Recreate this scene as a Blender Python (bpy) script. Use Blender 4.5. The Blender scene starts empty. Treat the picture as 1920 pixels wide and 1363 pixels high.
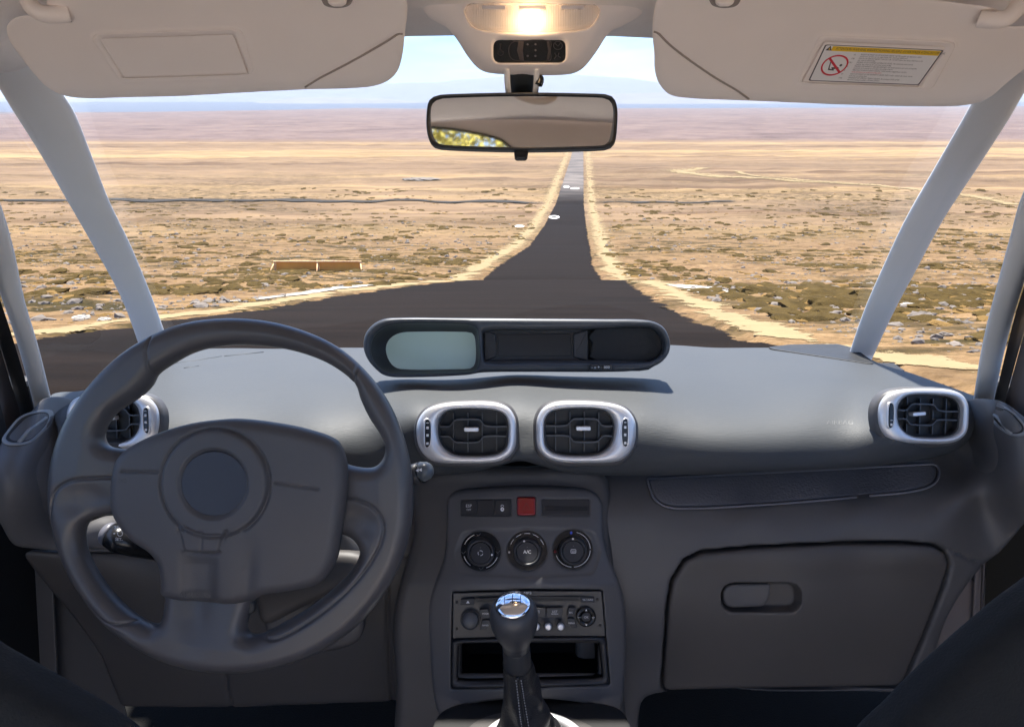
import bpy, math, random
import numpy as np
from mathutils import Vector, noise as mnoise
random.seed(7); rng = np.random.default_rng(7)
sc = bpy.context.scene
# ------------------------------------------------------------------ camera, world, sun, exposure
FOC = 1300.0; CX = 960.0; CY = 681.5; EYE = 1.35
TH = math.radians(20.5)
Fv = np.array([0.0, math.cos(TH), -math.sin(TH)]); Uv = np.array([0.0, math.sin(TH), math.cos(TH)]); Rv = np.array([1.0, 0, 0])
C0 = np.array([0.0, 0.0, EYE])
cam_d = bpy.data.cameras.new('camera'); cam = bpy.data.objects.new('camera', cam_d); sc.collection.objects.link(cam)
cam.location = (0, 0, EYE); cam.rotation_euler = (math.radians(90) - TH, 0, 0)
cam_d.sensor_width = 36; cam_d.lens = FOC / 1920 * 36; cam_d.clip_start = 0.02; cam_d.clip_end = 20000
sc.camera = cam
sc.view_settings.view_transform = 'Standard'; sc.view_settings.look = 'None'; sc.view_settings.gamma = 1
sc.view_settings.exposure = 1.75
sc.cycles.use_denoising = True
sc.cycles.max_bounces = 8; sc.cycles.diffuse_bounces = 5; sc.cycles.glossy_bounces = 4; sc.cycles.transparent_max_bounces = 12
sc.cycles.volume_bounces = 0; sc.cycles.sample_clamp_indirect = 6
HAZE = 1.7e-4; DOME = .09; MTILT = 15.5; ROOF_END = -.12
SUN_EL, SUN_AZ = 65, -7          # azimuth clockwise from +Y (the way the car points): a high sun ahead of the car
W = bpy.data.worlds.new('World'); sc.world = W; W.use_nodes = True
nt = W.node_tree; nt.nodes.clear()
def N(t, ty, **k):
    n = t.nodes.new(ty)
    for a, b in k.items(): setattr(n, a, b)
    return n
out = N(nt, 'ShaderNodeOutputWorld'); bg = N(nt, 'ShaderNodeBackground'); bg.inputs[1].default_value = 0.1
sky = N(nt, 'ShaderNodeTexSky', sky_type='NISHITA'); sky.sun_disc = False
sky.sun_elevation = math.radians(SUN_EL); sky.sun_rotation = math.radians(SUN_AZ)
sky.altitude = 2200; sky.air_density = 1.0; sky.dust_density = 0.1; sky.ozone_density = 3.0
tc = N(nt, 'ShaderNodeTexCoord'); mp = N(nt, 'ShaderNodeMapping'); mp.inputs['Scale'].default_value = (1.0, 1.0, 6.5); mp.inputs['Location'].default_value = (3.1, 1.7, .9)
nz = N(nt, 'ShaderNodeTexNoise'); nz.inputs['Scale'].default_value = 2.6; nz.inputs['Detail'].default_value = 7; nz.inputs['Roughness'].default_value = .58
cr = N(nt, 'ShaderNodeValToRGB'); cr.color_ramp.elements[0].position = .46; cr.color_ramp.elements[1].position = .68
mul = N(nt, 'ShaderNodeMath', operation='MULTIPLY'); mul.inputs[1].default_value = .5
mx = N(nt, 'ShaderNodeMix', data_type='RGBA'); mx.inputs[7].default_value = (6.0, 6.1, 6.3, 1)
L = nt.links.new
L(tc.outputs['Generated'], mp.inputs[0]); L(mp.outputs[0], nz.inputs['Vector']); L(nz.outputs[0], cr.inputs[0])
L(cr.outputs[0], mul.inputs[0]); L(mul.outputs[0], mx.inputs[0]); tn_ = N(nt, 'ShaderNodeMix', data_type='RGBA', blend_type='MULTIPLY'); tn_.inputs[0].default_value = 1; tn_.inputs[7].default_value = (.42, .68, .92, 1); L(sky.outputs[0], tn_.inputs[6]); L(tn_.outputs[2], mx.inputs[6]); L(mx.outputs[2], bg.inputs[0]); L(bg.outputs[0], out.inputs[0])
sd = bpy.data.lights.new('sun', 'SUN'); sd.energy = 3.9; sd.angle = math.radians(2.2); sd.color = (1, .95, .87)
so = bpy.data.objects.new('sun', sd); sc.collection.objects.link(so)
so.rotation_euler = (math.radians(90 - SUN_EL), 0, math.radians(180 - SUN_AZ))
so.location = (0, -20, 30)

# ------------------------------------------------------------------ helpers
def Q(px, py, D):
    px = np.asarray(px, float); py = np.asarray(py, float); D = np.asarray(D, float)
    return C0 + D[..., None] * (Fv + Rv * ((px - CX) / FOC)[..., None] + Uv * ((CY - py) / FOC)[..., None])
MATS = {}
def mat(name, col, rough=.5, metal=0., spec=.5, var=0., vscale=30, bump=0., bscale=400, bdist=.0004, stretch=None, emit=None, estr=1., trans=0., coat=0., voronoi=False, tint=None):
    m = bpy.data.materials.new(name); m.use_nodes = True; t = m.node_tree; b = t.nodes['Principled BSDF']
    b.inputs['Base Color'].default_value = (*col, 1); b.inputs['Roughness'].default_value = rough
    b.inputs['Metallic'].default_value = metal; b.inputs['Specular IOR Level'].default_value = spec
    b.inputs['Coat Weight'].default_value = coat; b.inputs['Transmission Weight'].default_value = trans
    if emit: b.inputs['Emission Color'].default_value = (*emit, 1); b.inputs['Emission Strength'].default_value = estr
    co = N(t, 'ShaderNodeTexCoord')
    if var:
        n = N(t, 'ShaderNodeTexNoise'); n.inputs['Scale'].default_value = vscale; n.inputs['Detail'].default_value = 5
        t.links.new(co.outputs['Object'], n.inputs['Vector'])
        r = N(t, 'ShaderNodeMix', data_type='RGBA')
        tn = tint or col
        r.inputs[6].default_value = (*[c * (1 - var) for c in col], 1); r.inputs[7].default_value = (*[min(1, c * (1 + var)) for c in tn], 1)
        t.links.new(n.outputs[0], r.inputs[0]); t.links.new(r.outputs[2], b.inputs['Base Color'])
        mr = N(t, 'ShaderNodeMapRange'); mr.inputs[3].default_value = rough - .06; mr.inputs[4].default_value = rough + .06
        t.links.new(n.outputs[0], mr.inputs[0]); t.links.new(mr.outputs[0], b.inputs['Roughness'])
    if bump:
        mpn = N(t, 'ShaderNodeMapping')
        if stretch: mpn.inputs['Scale'].default_value = stretch
        t.links.new(co.outputs['Object'], mpn.inputs[0])
        if voronoi:
            n2 = N(t, 'ShaderNodeTexVoronoi'); n2.inputs['Scale'].default_value = bscale
        else:
            n2 = N(t, 'ShaderNodeTexNoise'); n2.inputs['Scale'].default_value = bscale; n2.inputs['Detail'].default_value = 3
        t.links.new(mpn.outputs[0], n2.inputs['Vector'])
        bp = N(t, 'ShaderNodeBump'); bp.inputs['Strength'].default_value = bump; bp.inputs['Distance'].default_value = bdist
        t.links.new(n2.outputs[0], bp.inputs['Height']); t.links.new(bp.outputs[0], b.inputs['Normal'])
    MATS[name] = m
    return m
def _wloc(o):
    v = np.zeros(3)
    while o is not None: v = v + np.array(o.location); o = o.parent
    return v
def mesh(name, V, Fc, m, parent=None, smooth=True, wn=False, loc=None):
    V = np.asarray(V, float).reshape(-1, 3)
    if parent is None and loc is None: loc = (V.min(0) + V.max(0)) / 2
    base = _wloc(parent)
    l = np.zeros(3) if loc is None else np.asarray(loc, float) - base
    me = bpy.data.meshes.new(name); me.from_pydata((V - base - l).tolist(), [], [list(map(int, f)) for f in Fc] if not isinstance(Fc, np.ndarray) else Fc.tolist())
    me.update()
    if m is not None: me.materials.append(m)
    if smooth: me.polygons.foreach_set('use_smooth', [True] * len(me.polygons))
    o = bpy.data.objects.new(name, me); sc.collection.objects.link(o); o.location = l
    if parent: o.parent = parent
    if wn:
        md = o.modifiers.new('wn', 'WEIGHTED_NORMAL'); md.keep_sharp = True; md.weight = 80
    return o
def tag(o, label=None, cat=None, group=None, kind=None):
    if label: o['label'] = label
    if cat: o['category'] = cat
    if group: o['group'] = group
    if kind: o['kind'] = kind
    return o
def thing(name, label, cat, loc, group=None):
    o = bpy.data.objects.new(name, None); sc.collection.objects.link(o); o.empty_display_size = .02
    o.location = loc; tag(o, label, cat, group); return o
def cat_(pts, closed=True, n=8):
    """Catmull-Rom through points (any dimension)"""
    P = np.asarray(pts, float); k = len(P); res = []
    rngi = range(k if closed else k - 1)
    for i in rngi:
        if closed: a, b, c, d = P[(i - 1) % k], P[i], P[(i + 1) % k], P[(i + 2) % k]
        else: a, b, c, d = P[max(i - 1, 0)], P[i], P[i + 1], P[min(i + 2, k - 1)]
        t = np.linspace(0, 1, n, endpoint=False)[:, None]
        # centripetal-ish: plain uniform with reduced tangents on uneven spacing
        l1 = np.linalg.norm(c - b); la = np.linalg.norm(b - a); lc = np.linalg.norm(d - c)
        m1 = (c - a) * l1 / max(la + l1, 1e-9); m2 = (d - b) * l1 / max(lc + l1, 1e-9)
        h = 2 * t**3 - 3 * t**2 + 1; h2 = t**3 - 2 * t**2 + t; h3 = -2 * t**3 + 3 * t**2; h4 = t**3 - t**2
        res.append(h * b + h2 * m1 + h3 * c + h4 * m2)
    R = np.concatenate(res)
    if not closed: R = np.vstack([R, P[-1]])
    return R
def rpoly(pts, r, n=5):
    """polygon with rounded corners; r scalar or list"""
    P = np.asarray(pts, float); k = len(P); res = []
    for i in range(k):
        a, b, c = P[i - 1], P[i], P[(i + 1) % k]; rr = r[i] if hasattr(r, '__len__') else r
        u = a - b; v = c - b; lu = np.linalg.norm(u); lv = np.linalg.norm(v); u = u / lu; v = v / lv
        cosang = np.clip(u @ v, -1, 1); ang = math.acos(cosang)
        d = min(rr / max(math.tan(ang / 2), 1e-3), lu * .49, lv * .49)
        p1 = b + u * d; p2 = b + v * d
        for t in np.linspace(0, 1, n): res.append((1 - t)**2 * p1 + 2 * t * (1 - t) * b + t * t * p2)
    return np.array(res)
def rr(x0, y0, x1, y1, r, n=5): return rpoly([(x0, y0), (x1, y0), (x1, y1), (x0, y1)], r, n)
def circ(cx, cy, a, b=None, n=48, t0=0, t1=2 * math.pi, rot=0):
    b = a if b is None else b; t = np.linspace(t0, t1, n, endpoint=abs(t1 - t0 - 2 * math.pi) > 1e-6)
    x = a * np.cos(t); y = b * np.sin(t)
    return np.stack([cx + x * math.cos(rot) - y * math.sin(rot), cy + x * math.sin(rot) + y * math.cos(rot)], 1)
def area(P): return .5 * np.sum(P[:, 0] * np.roll(P[:, 1], -1) - np.roll(P[:, 0], -1) * P[:, 1])
def offs(P, d):
    """inward offset by d px"""
    if abs(d) < 1e-9: return P.copy()
    s = 1 if area(P) > 0 else -1
    T = np.roll(P, -1, 0) - np.roll(P, 1, 0); T /= np.maximum(np.linalg.norm(T, axis=1, keepdims=True), 1e-9)
    Nn = np.stack([-T[:, 1], T[:, 0]], 1) * s
    return P + Nn * d
class Plane:
    """a plane (or curved sheet) whose points are addressed by photo position; z px towards the viewer, 1 px = D0/FOC metres"""
    def __init__(s, _, D0, warp=None): s.D0 = D0; s.warp = warp; s.k = D0 / FOC
    def __call__(s, x, y, z=0):
        x = np.asarray(x, float); y = np.asarray(y, float)
        D = s.warp(x, y) if s.warp is not None else np.full(x.shape, s.D0)
        return Q(x, y, D) - Fv * (np.asarray(z, float) * s.k + np.zeros(x.shape))[..., None]
def tps(ctrl, lam=0., smooth=True):
    P = np.array(ctrl, float); X = P[:, :2] / 500.; v = P[:, 2]; n = len(P)
    def U(r2): return r2 ** 1.5 if smooth else np.where(r2 > 1e-12, .5 * r2 * np.log(np.maximum(r2, 1e-12)), 0)
    K = U(((X[:, None] - X[None])**2).sum(-1)) + lam * np.eye(n); A = np.zeros((n + 3, n + 3)); A[:n, :n] = K; A[:n, n] = 1; A[:n, n + 1:] = X
    A[n, :n] = 1; A[n + 1:, :n] = X.T
    w = np.linalg.solve(A, np.concatenate([v, np.zeros(3)]))
    def f(x, y):
        x = np.asarray(x, float); y = np.asarray(y, float); sh = x.shape; G = np.stack([x.ravel(), y.ravel()], 1) / 500.
        o = np.empty(len(G))
        for i in range(0, len(G), 20000):
            g = G[i:i + 20000]; o[i:i + 20000] = U(((g[:, None] - X[None])**2).sum(-1)) @ w[:n] + w[n] + g @ w[n + 1:]
        return o.reshape(sh)
    return f
def pad(name, outl, pl, z0, z1, bev, m, parent, back=False, seg=3, wn=True):
    """flat plate with rounded edge: outline from z0 up to z1"""
    O = np.asarray(outl, float); n = len(O); rings = [(0, z0)]
    for i in range(seg + 1):
        a = i / seg * math.pi / 2; rings.append((bev * (1 - math.cos(a)), z1 - bev * (1 - math.sin(a)) * (1 if z1 > z0 else -1)))
    V = []
    for d, z in rings:
        p = offs(O, d); V.append(pl(p[:, 0], p[:, 1], z))
    V = np.concatenate(V); Fc = []
    for r in range(len(rings) - 1):
        for i in range(n):
            j = (i + 1) % n; Fc.append((r * n + i, r * n + j, (r + 1) * n + j, (r + 1) * n + i))
    Fc.append(tuple((len(rings) - 1) * n + i for i in range(n)))
    if back: Fc.append(tuple(reversed(range(n))))
    if area(O) > 0: Fc = [tuple(reversed(f)) for f in Fc]
    return mesh(name, V, Fc, m, parent, wn=wn)
def ringpad(name, outl, inn, pl, prof, m, parent, wn=False):
    """frame between outline and inner outline (same point count); prof = list of (t, z), t 0..1 from outer to inner"""
    A = np.asarray(outl, float); B = np.asarray(inn, float); n = len(A); V = []
    for t, z in prof:
        p = A * (1 - t) + B * t; V.append(pl(p[:, 0], p[:, 1], z))
    V = np.concatenate(V); Fc = []
    for r in range(len(prof) - 1):
        for i in range(n):
            j = (i + 1) % n; Fc.append((r * n + i, r * n + j, (r + 1) * n + j, (r + 1) * n + i))
    if area(A) > 0: Fc = [tuple(reversed(f)) for f in Fc]
    return mesh(name, V, Fc, m, parent, wn=wn)
def resample(P, n, closed=True, start=None):
    P = np.asarray(P, float)
    if closed:
        if start is not None:
            ang = np.arctan2(P[:, 1] - start[1], P[:, 0] - start[0]); i = int(np.argmin(np.abs(ang))); P = np.roll(P, -i, 0)
        P = np.vstack([P, P[0]])
    s = np.concatenate([[0], np.cumsum(np.linalg.norm(np.diff(P, axis=0), axis=1))])
    t = np.linspace(0, s[-1], n, endpoint=not closed)
    return np.stack([np.interp(t, s, P[:, k]) for k in range(P.shape[1])], 1)
def angmatch(P, c, n=72):
    """closed outline resampled at equal angles about c (star shaped)"""
    P = resample(P, 1400); d = P - np.asarray(c); a = np.arctan2(d[:, 1], d[:, 0]); r = np.linalg.norm(d, axis=1)
    o = np.argsort(a); a = a[o]; r = r[o]; a = np.concatenate([a - 2 * math.pi, a, a + 2 * math.pi]); r = np.tile(r, 3)
    t = np.linspace(-math.pi, math.pi, n, endpoint=False); R_ = np.interp(t, a, r)
    return np.stack([c[0] + R_ * np.cos(t), c[1] + R_ * np.sin(t)], 1)
def sdpoly(P, X, Y):
    """signed distance (negative inside) of grid points to closed polygon"""
    A = np.asarray(P, float); B = np.roll(A, -1, 0); x = X.ravel(); y = Y.ravel()
    d2 = np.full(x.shape, 1e18); ins = np.zeros(x.shape, bool)
    for a, b in zip(A, B):
        e = b - a; l2 = e @ e
        if l2 < 1e-12: continue
        wx = x - a[0]; wy = y - a[1]; t = np.clip((wx * e[0] + wy * e[1]) / l2, 0, 1)
        dx = wx - t * e[0]; dy = wy - t * e[1]; d2 = np.minimum(d2, dx * dx + dy * dy)
        if a[1] != b[1]:
            c = ((a[1] > y) != (b[1] > y)) & (x < (b[0] - a[0]) * (y - a[1]) / (b[1] - a[1]) + a[0]); ins ^= c
    d = np.sqrt(d2); return np.where(ins, -d, d).reshape(X.shape)
def dline(P, X, Y, rad=1e9):
    """distance to an open polyline"""
    A = np.asarray(P, float); d2 = np.full(X.shape, 1e18)
    for a, b in zip(A[:-1], A[1:]):
        e = b - a; l2 = max(e @ e, 1e-12); wx = X - a[0]; wy = Y - a[1]; t = np.clip((wx * e[0] + wy * e[1]) / l2, 0, 1)
        d2 = np.minimum(d2, (wx - t * e[0])**2 + (wy - t * e[1])**2)
    return np.sqrt(d2)
def nets(f):
    """surface nets on a scalar grid: vertices in index units, quads"""
    s = f < 0; nx, ny, nz_ = f.shape
    c = np.zeros((nx - 1, ny - 1, nz_ - 1), np.int16)
    for i in (0, 1):
        for j in (0, 1):
            for k in (0, 1): c += s[i:nx - 1 + i, j:ny - 1 + j, k:nz_ - 1 + k]
    act = (c > 0) & (c < 8); idx = np.full(act.shape, -1, np.int64); I = np.argwhere(act); idx[act] = np.arange(len(I))
    acc = np.zeros((len(I), 3)); cnt = np.zeros(len(I))
    cor = {}
    for i in (0, 1):
        for j in (0, 1):
            for k in (0, 1): cor[i, j, k] = f[I[:, 0] + i, I[:, 1] + j, I[:, 2] + k]
    for a in cor:
        for ax in range(3):
            if a[ax] == 0:
                b = list(a); b[ax] = 1; b = tuple(b); fa = cor[a]; fb = cor[b]; m = (fa < 0) != (fb < 0)
                t = np.where(m, fa / np.where(m, fa - fb, 1), 0); p = np.tile(np.array(a, float), (len(I), 1)); p[:, ax] += t
                acc[m] += p[m]; cnt[m] += 1
    V = I + acc / np.maximum(cnt, 1)[:, None]; Fs = []
    for ax in range(3):
        sl0 = [slice(None)] * 3; sl1 = [slice(None)] * 3; sl0[ax] = slice(0, -1); sl1[ax] = slice(1, None)
        e = s[tuple(sl0)] != s[tuple(sl1)]; o = [k for k in range(3) if k != ax]
        E = np.argwhere(e); ok = np.ones(len(E), bool)
        for k in o: ok &= (E[:, k] > 0) & (E[:, k] < f.shape[k] - 1)
        E = E[ok]; a, b = o
        def at(da, db):
            q = E.copy(); q[:, a] -= da; q[:, b] -= db; return idx[q[:, 0], q[:, 1], q[:, 2]]
        qd = np.stack([at(1, 1), at(0, 1), at(0, 0), at(1, 0)], 1)
        ins = s[E[:, 0], E[:, 1], E[:, 2]]
        if ax == 1: ins = ~ins
        qd[~ins] = qd[~ins][:, ::-1]; Fs.append(qd)
    return V, np.concatenate(Fs)
def slab(name, outl, pl, m, parent, R=10, hT=12, z0=None, holes=(), cell=4, mod=None, front_only=False, hr=None):
    """rounded solid sheet of half thickness hT, edge radius R; z0(X,Y) lifts its mid surface; mod(X,Y,sd) adds relief to the front"""
    O = np.asarray(outl, float); x0, y0 = O.min(0) - 3 * cell; x1, y1 = O.max(0) + 3 * cell
    xs = np.arange(x0, x1 + cell, cell); ys = np.arange(y0, y1 + cell, cell); X, Y = np.meshgrid(xs, ys, indexing='ij')
    sd = sdpoly(O, X, Y)
    for h in holes: sd = np.maximum(sd, -sdpoly(h, X, Y))
    zm = z0(X, Y, sd) if z0 is not None else np.zeros_like(X)
    md = mod(X, Y, sd) if mod is not None else np.zeros_like(X)
    inside = sd < cell * 2
    lo = (zm - hT)[inside].min() - 2 * cell; hi = (zm + hT + md)[inside].max() + 2 * cell
    zc = cell; zs = np.arange(lo, hi + zc, zc); Z = zs[None, None, :]
    d2 = (sd + R)[..., None]; ctr = (zm + md / 2)[..., None]; half = (hT + md / 2)[..., None]
    dz = np.abs(Z - ctr) - (half - R)
    f = np.minimum(np.maximum(d2, dz), 0) + np.sqrt(np.maximum(d2, 0)**2 + np.maximum(dz, 0)**2) - R
    f = np.where(np.abs(f) < 1e-6, 1e-6, f).astype(np.float32)
    V, Fq = nets(f)
    x = x0 + V[:, 0] * cell; y = y0 + V[:, 1] * cell; z = lo + V[:, 2] * zc
    P = pl(x, y, z)
    return mesh(name, P, Fq[:, ::-1], m, parent)
def tube(name, path, rad, m, parent, n=10, closed=False, flat=1.0, caps=True, up=None):
    """tube along world path; rad scalar or list"""
    P = np.asarray(path, float); k = len(P); r = np.full(k, rad) if np.isscalar(rad) else np.asarray(rad, float)
    T = np.gradient(P, axis=0) if not closed else np.roll(P, -1, 0) - np.roll(P, 1, 0)
    T /= np.linalg.norm(T, axis=1, keepdims=True)
    u = np.array([0, 0, 1.]) if up is None else np.asarray(up, float); V = []
    for i in range(k):
        s = np.cross(T[i], u); l = np.linalg.norm(s)
        s = s / l if l > 1e-4 else np.array([1., 0, 0]); w = np.cross(s, T[i])
        a = np.linspace(0, 2 * math.pi, n, endpoint=False)
        V.append(P[i] + r[i] * (np.cos(a)[:, None] * s + flat * np.sin(a)[:, None] * w))
    V = np.concatenate(V); Fc = []
    for i in range(k if closed else k - 1):
        i2 = (i + 1) % k
        for j in range(n): Fc.append((i * n + j, i * n + (j + 1) % n, i2 * n + (j + 1) % n, i2 * n + j))
    if caps and not closed: Fc.append(tuple(reversed(range(n)))); Fc.append(tuple((k - 1) * n + j for j in range(n)))
    return mesh(name, V, Fc, m, parent)
def stripe(name, P2, w, pl, z, m, parent, closed=False):
    """thin printed line w px wide along px polyline"""
    P = np.asarray(P2, float); T = np.gradient(P, axis=0) if not closed else np.roll(P, -1, 0) - np.roll(P, 1, 0)
    T /= np.maximum(np.linalg.norm(T, axis=1, keepdims=True), 1e-9); Nn = np.stack([-T[:, 1], T[:, 0]], 1) * w / 2
    A = P + Nn; B = P - Nn; V = np.concatenate([pl(A[:, 0], A[:, 1], z), pl(B[:, 0], B[:, 1], z)]); n = len(P)
    Fc = [(i, (i + 1) % n, n + (i + 1) % n, n + i) for i in range(n if closed else n - 1)]
    return mesh(name, V, Fc, m, parent, smooth=False)
def flat(name, polys, pl, z, m, parent):
    V = []; Fc = []; o = 0
    for P in polys:
        P = np.asarray(P, float); V.append(pl(P[:, 0], P[:, 1], z)); f = tuple(range(o, o + len(P))); Fc.append(f if area(P) < 0 else tuple(reversed(f))); o += len(P)
    return mesh(name, np.concatenate(V), Fc, m, parent, smooth=False)
def text2d(s, size=1.):
    cu = bpy.data.curves.new('t', 'FONT'); cu.body = s; cu.size = size; cu.align_x = 'CENTER'; cu.align_y = 'CENTER'; cu.resolution_u = 2
    o = bpy.data.objects.new('t', cu); sc.collection.objects.link(o)
    me = bpy.data.meshes.new_from_object(o.evaluated_get(bpy.context.evaluated_depsgraph_get()))
    V = np.array([v.co[:2] for v in me.vertices]).reshape(-1, 2); Fc = [tuple(p.vertices) for p in me.polygons]
    bpy.data.objects.remove(o); bpy.data.curves.remove(cu); bpy.data.meshes.remove(me)
    return V, Fc
def lettering(s, cx, cy, h, pl, z, m, parent, rot=0., sx=1., name='lettering', mapf=None, bold=0):
    V, Fc = text2d(s, h * 1.38)
    if not len(V): return
    x = V[:, 0] * sx; y = -V[:, 1]; c, s_ = math.cos(rot), math.sin(rot)
    X = cx + x * c - y * s_; Y = cy + x * s_ + y * c
    if mapf: X, Y = mapf(X, Y)
    return mesh(name, pl(X, Y, z), Fc, m, parent, smooth=False)
def lathe(name, prof, base, axis, m, parent, n=40, sq=None):
    """prof: (r, h) in metres along axis from base"""
    ax = np.asarray(axis, float); ax /= np.linalg.norm(ax); s = np.cross(ax, [0, 1, .2]); s /= np.linalg.norm(s); w = np.cross(ax, s); V = []
    a = np.linspace(0, 2 * math.pi, n, endpoint=False)
    for r, h in prof: V.append(base + ax * h + r * (np.cos(a)[:, None] * s + np.sin(a)[:, None] * w))
    V = np.concatenate(V); Fc = []
    for i in range(len(prof) - 1):
        for j in range(n): Fc.append((i * n + j, i * n + (j + 1) % n, (i + 1) * n + (j + 1) % n, (i + 1) * n + j))
    if prof[0][0] > 1e-5: Fc.append(tuple(reversed(range(n))))
    if prof[-1][0] > 1e-5: Fc.append(tuple((len(prof) - 1) * n + j for j in range(n)))
    return mesh(name, V, Fc, m, parent)
def box(name, c, h, m, parent, rz=0, b=0.):
    c = np.asarray(c, float); V = np.array([[x, y, z] for x in (-1, 1) for y in (-1, 1) for z in (-1, 1)], float) * np.asarray(h)
    V = V @ np.array([[math.cos(rz), math.sin(rz), 0], [-math.sin(rz), math.cos(rz), 0], [0, 0, 1]]) + c
    o = mesh(name, V, [(0, 1, 3, 2), (4, 6, 7, 5), (0, 4, 5, 1), (2, 3, 7, 6), (0, 2, 6, 4), (1, 5, 7, 3)], m, parent, smooth=False)
    if b:
        md = o.modifiers.new('b', 'BEVEL'); md.width = b; md.segments = 2
    return o
# ------------------------------------------------------------------ materials
M_dash = mat('dash_plastic', (.052, .057, .063), rough=.58, spec=.4, var=.1, vscale=9, bump=.42, bscale=70, bdist=.001, stretch=(1, 14, 24))
M_low = mat('lower_plastic', (.086, .083, .085), rough=.5, var=.12, vscale=12, bump=.25, bscale=900, bdist=.0003)
M_lowd = mat('knee_plastic', (.052, .048, .047), rough=.55, var=.12, vscale=12, bump=.25, bscale=900, bdist=.0003)
M_wheel = mat('wheel_rubber', (.064, .06, .062), rough=.36, var=.1, vscale=25, bump=.3, bscale=1100, bdist=.0003)
M_cover = mat('airbag_vinyl', (.064, .06, .062), rough=.52, var=.1, vscale=25, bump=.4, bscale=900, bdist=.0004)
M_disc = mat('emblem_disc', (.02, .02, .03), rough=.4, bump=.1, bscale=1500, bdist=.0001)
M_dark = mat('dark_recess', (.012, .012, .013), rough=.55, bump=.1)
M_black = mat('black_gloss', (.012, .012, .013), rough=.25)
M_satin = mat('satin_silver', (.74, .74, .76), rough=.36, metal=.55)
M_chrome = mat('polished_chrome', (.85, .86, .9), rough=.07, metal=1)
M_slat = mat('vent_slat', (.05, .05, .056), rough=.33)
M_print = mat('pale_print', (.78, .78, .8), rough=.5)
M_white = mat('white_print', (.8, .8, .82), rough=.5)
M_greyp = mat('grey_print', (.12, .12, .125), rough=.5)
M_red = mat('red_button', (.28, .008, .012), rough=.22, coat=.5)
M_redd = mat('red_button_mark', (.13, .004, .006), rough=.3)
M_btn = mat('button_plastic', (.03, .03, .034), rough=.4, bump=.1, bscale=900, bdist=.0002)
M_radio = mat('radio_face', (.03, .032, .038), rough=.38, var=.1, bump=.15, bscale=1200, bdist=.0002)
M_lcd = mat('lcd_glass', (.60, .76, .64), rough=.3, spec=.5, coat=.4)
M_screen = mat('dark_screen', (.022, .022, .023), rough=.25)
M_visor = mat('cream_vinyl', (.90, .82, .77), rough=.62, var=.03, vscale=20, bump=.25, bscale=700, bdist=.0004)
M_trim = mat('pale_trim', (.70, .70, .70), rough=.45, var=.04, vscale=14, bump=.15, bscale=900, bdist=.0003)
M_cloth = mat('roof_cloth', (.82, .77, .74), rough=.9, var=.06, vscale=40, bump=.6, bscale=260, bdist=.0012, stretch=(1, 3, 1))
M_seat = mat('seat_cloth', (.006, .006, .006), rough=.95, var=.2, vscale=60, bump=.6, bscale=500, bdist=.001)
M_bounce_beige = mat('bounce_beige_cloth', (.84, .77, .70), rough=.95, var=.1, vscale=20, bump=.5, bscale=300, bdist=.001)  # cloth of the pale pieces added to bounce light into the cabin
M_carpet = mat('carpet', (.008, .008, .008), rough=1, bump=.6, bscale=300, bdist=.003)
M_rubber = mat('door_rubber', (.012, .012, .013), rough=.5)
M_door = mat('door_trim', (.17, .145, .14), rough=.6, var=.1, bump=.2, bscale=500, bdist=.0005)
M_leather = mat('leather', (.022, .022, .024), rough=.38, var=.2, vscale=60, bump=.5, bscale=500, bdist=.0006, voronoi=True)
M_thread = mat('thread', (.45, .45, .46), rough=.8)
M_mirror = mat('mirror_glass', (.86, .86, .84), rough=.03, metal=1)
M_yellow = mat('label_yellow', (.85, .55, .02), rough=.5)
M_label = mat('label_white', (.82, .8, .8), rough=.5)
M_ink = mat('label_ink', (.1, .09, .1), rough=.6)
M_inkred = mat('label_red', (.65, .03, .05), rough=.5)
M_blue = mat('blue_print', (.05, .09, .6), rough=.5)
M_mat = mat('ribbed_rubber', (.11, .11, .12), rough=.4, bump=.5, bscale=300, bdist=.0012, voronoi=True)
def glass_mat(name, fac, tint=(1, 1, 1), rough=0.0):
    m = bpy.data.materials.new(name); m.use_nodes = True; t = m.node_tree; t.nodes.clear()
    o = N(t, 'ShaderNodeOutputMaterial'); a = N(t, 'ShaderNodeBsdfTransparent'); g = N(t, 'ShaderNodeBsdfGlossy'); x = N(t, 'ShaderNodeMixShader')
    a.inputs[0].default_value = (*tint, 1); g.inputs['Roughness'].default_value = rough; x.inputs[0].default_value = fac
    t.links.new(a.outputs[0], x.inputs[1]); t.links.new(g.outputs[0], x.inputs[2]); t.links.new(x.outputs[0], o.inputs[0])
    return m
M_glass = glass_mat('car_glass', .03, (.985, .995, .99))
M_lens = bpy.data.materials.new('lamp_lens'); M_lens.use_nodes = True; t = M_lens.node_tree; t.nodes.clear()
o_ = N(t, 'ShaderNodeOutputMaterial'); a_ = N(t, 'ShaderNodeBsdfTransparent'); g_ = N(t, 'ShaderNodeBsdfGlossy'); tr_ = N(t, 'ShaderNodeBsdfTranslucent'); df_ = N(t, 'ShaderNodeBsdfDiffuse')
g_.inputs['Roughness'].default_value = .12; tr_.inputs[0].default_value = (.95, .9, .88, 1); df_.inputs[0].default_value = (.8, .78, .8, 1)
x1 = N(t, 'ShaderNodeMixShader'); x2 = N(t, 'ShaderNodeMixShader'); x3 = N(t, 'ShaderNodeMixShader')
x1.inputs[0].default_value = .5; x2.inputs[0].default_value = .55; x3.inputs[0].default_value = .12
t.links.new(tr_.outputs[0], x1.inputs[1]); t.links.new(df_.outputs[0], x1.inputs[2]); t.links.new(a_.outputs[0], x2.inputs[1]); t.links.new(x1.outputs[0], x2.inputs[2])
t.links.new(x2.outputs[0], x3.inputs[1]); t.links.new(g_.outputs[0], x3.inputs[2]); t.links.new(x3.outputs[0], o_.inputs[0])

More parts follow.
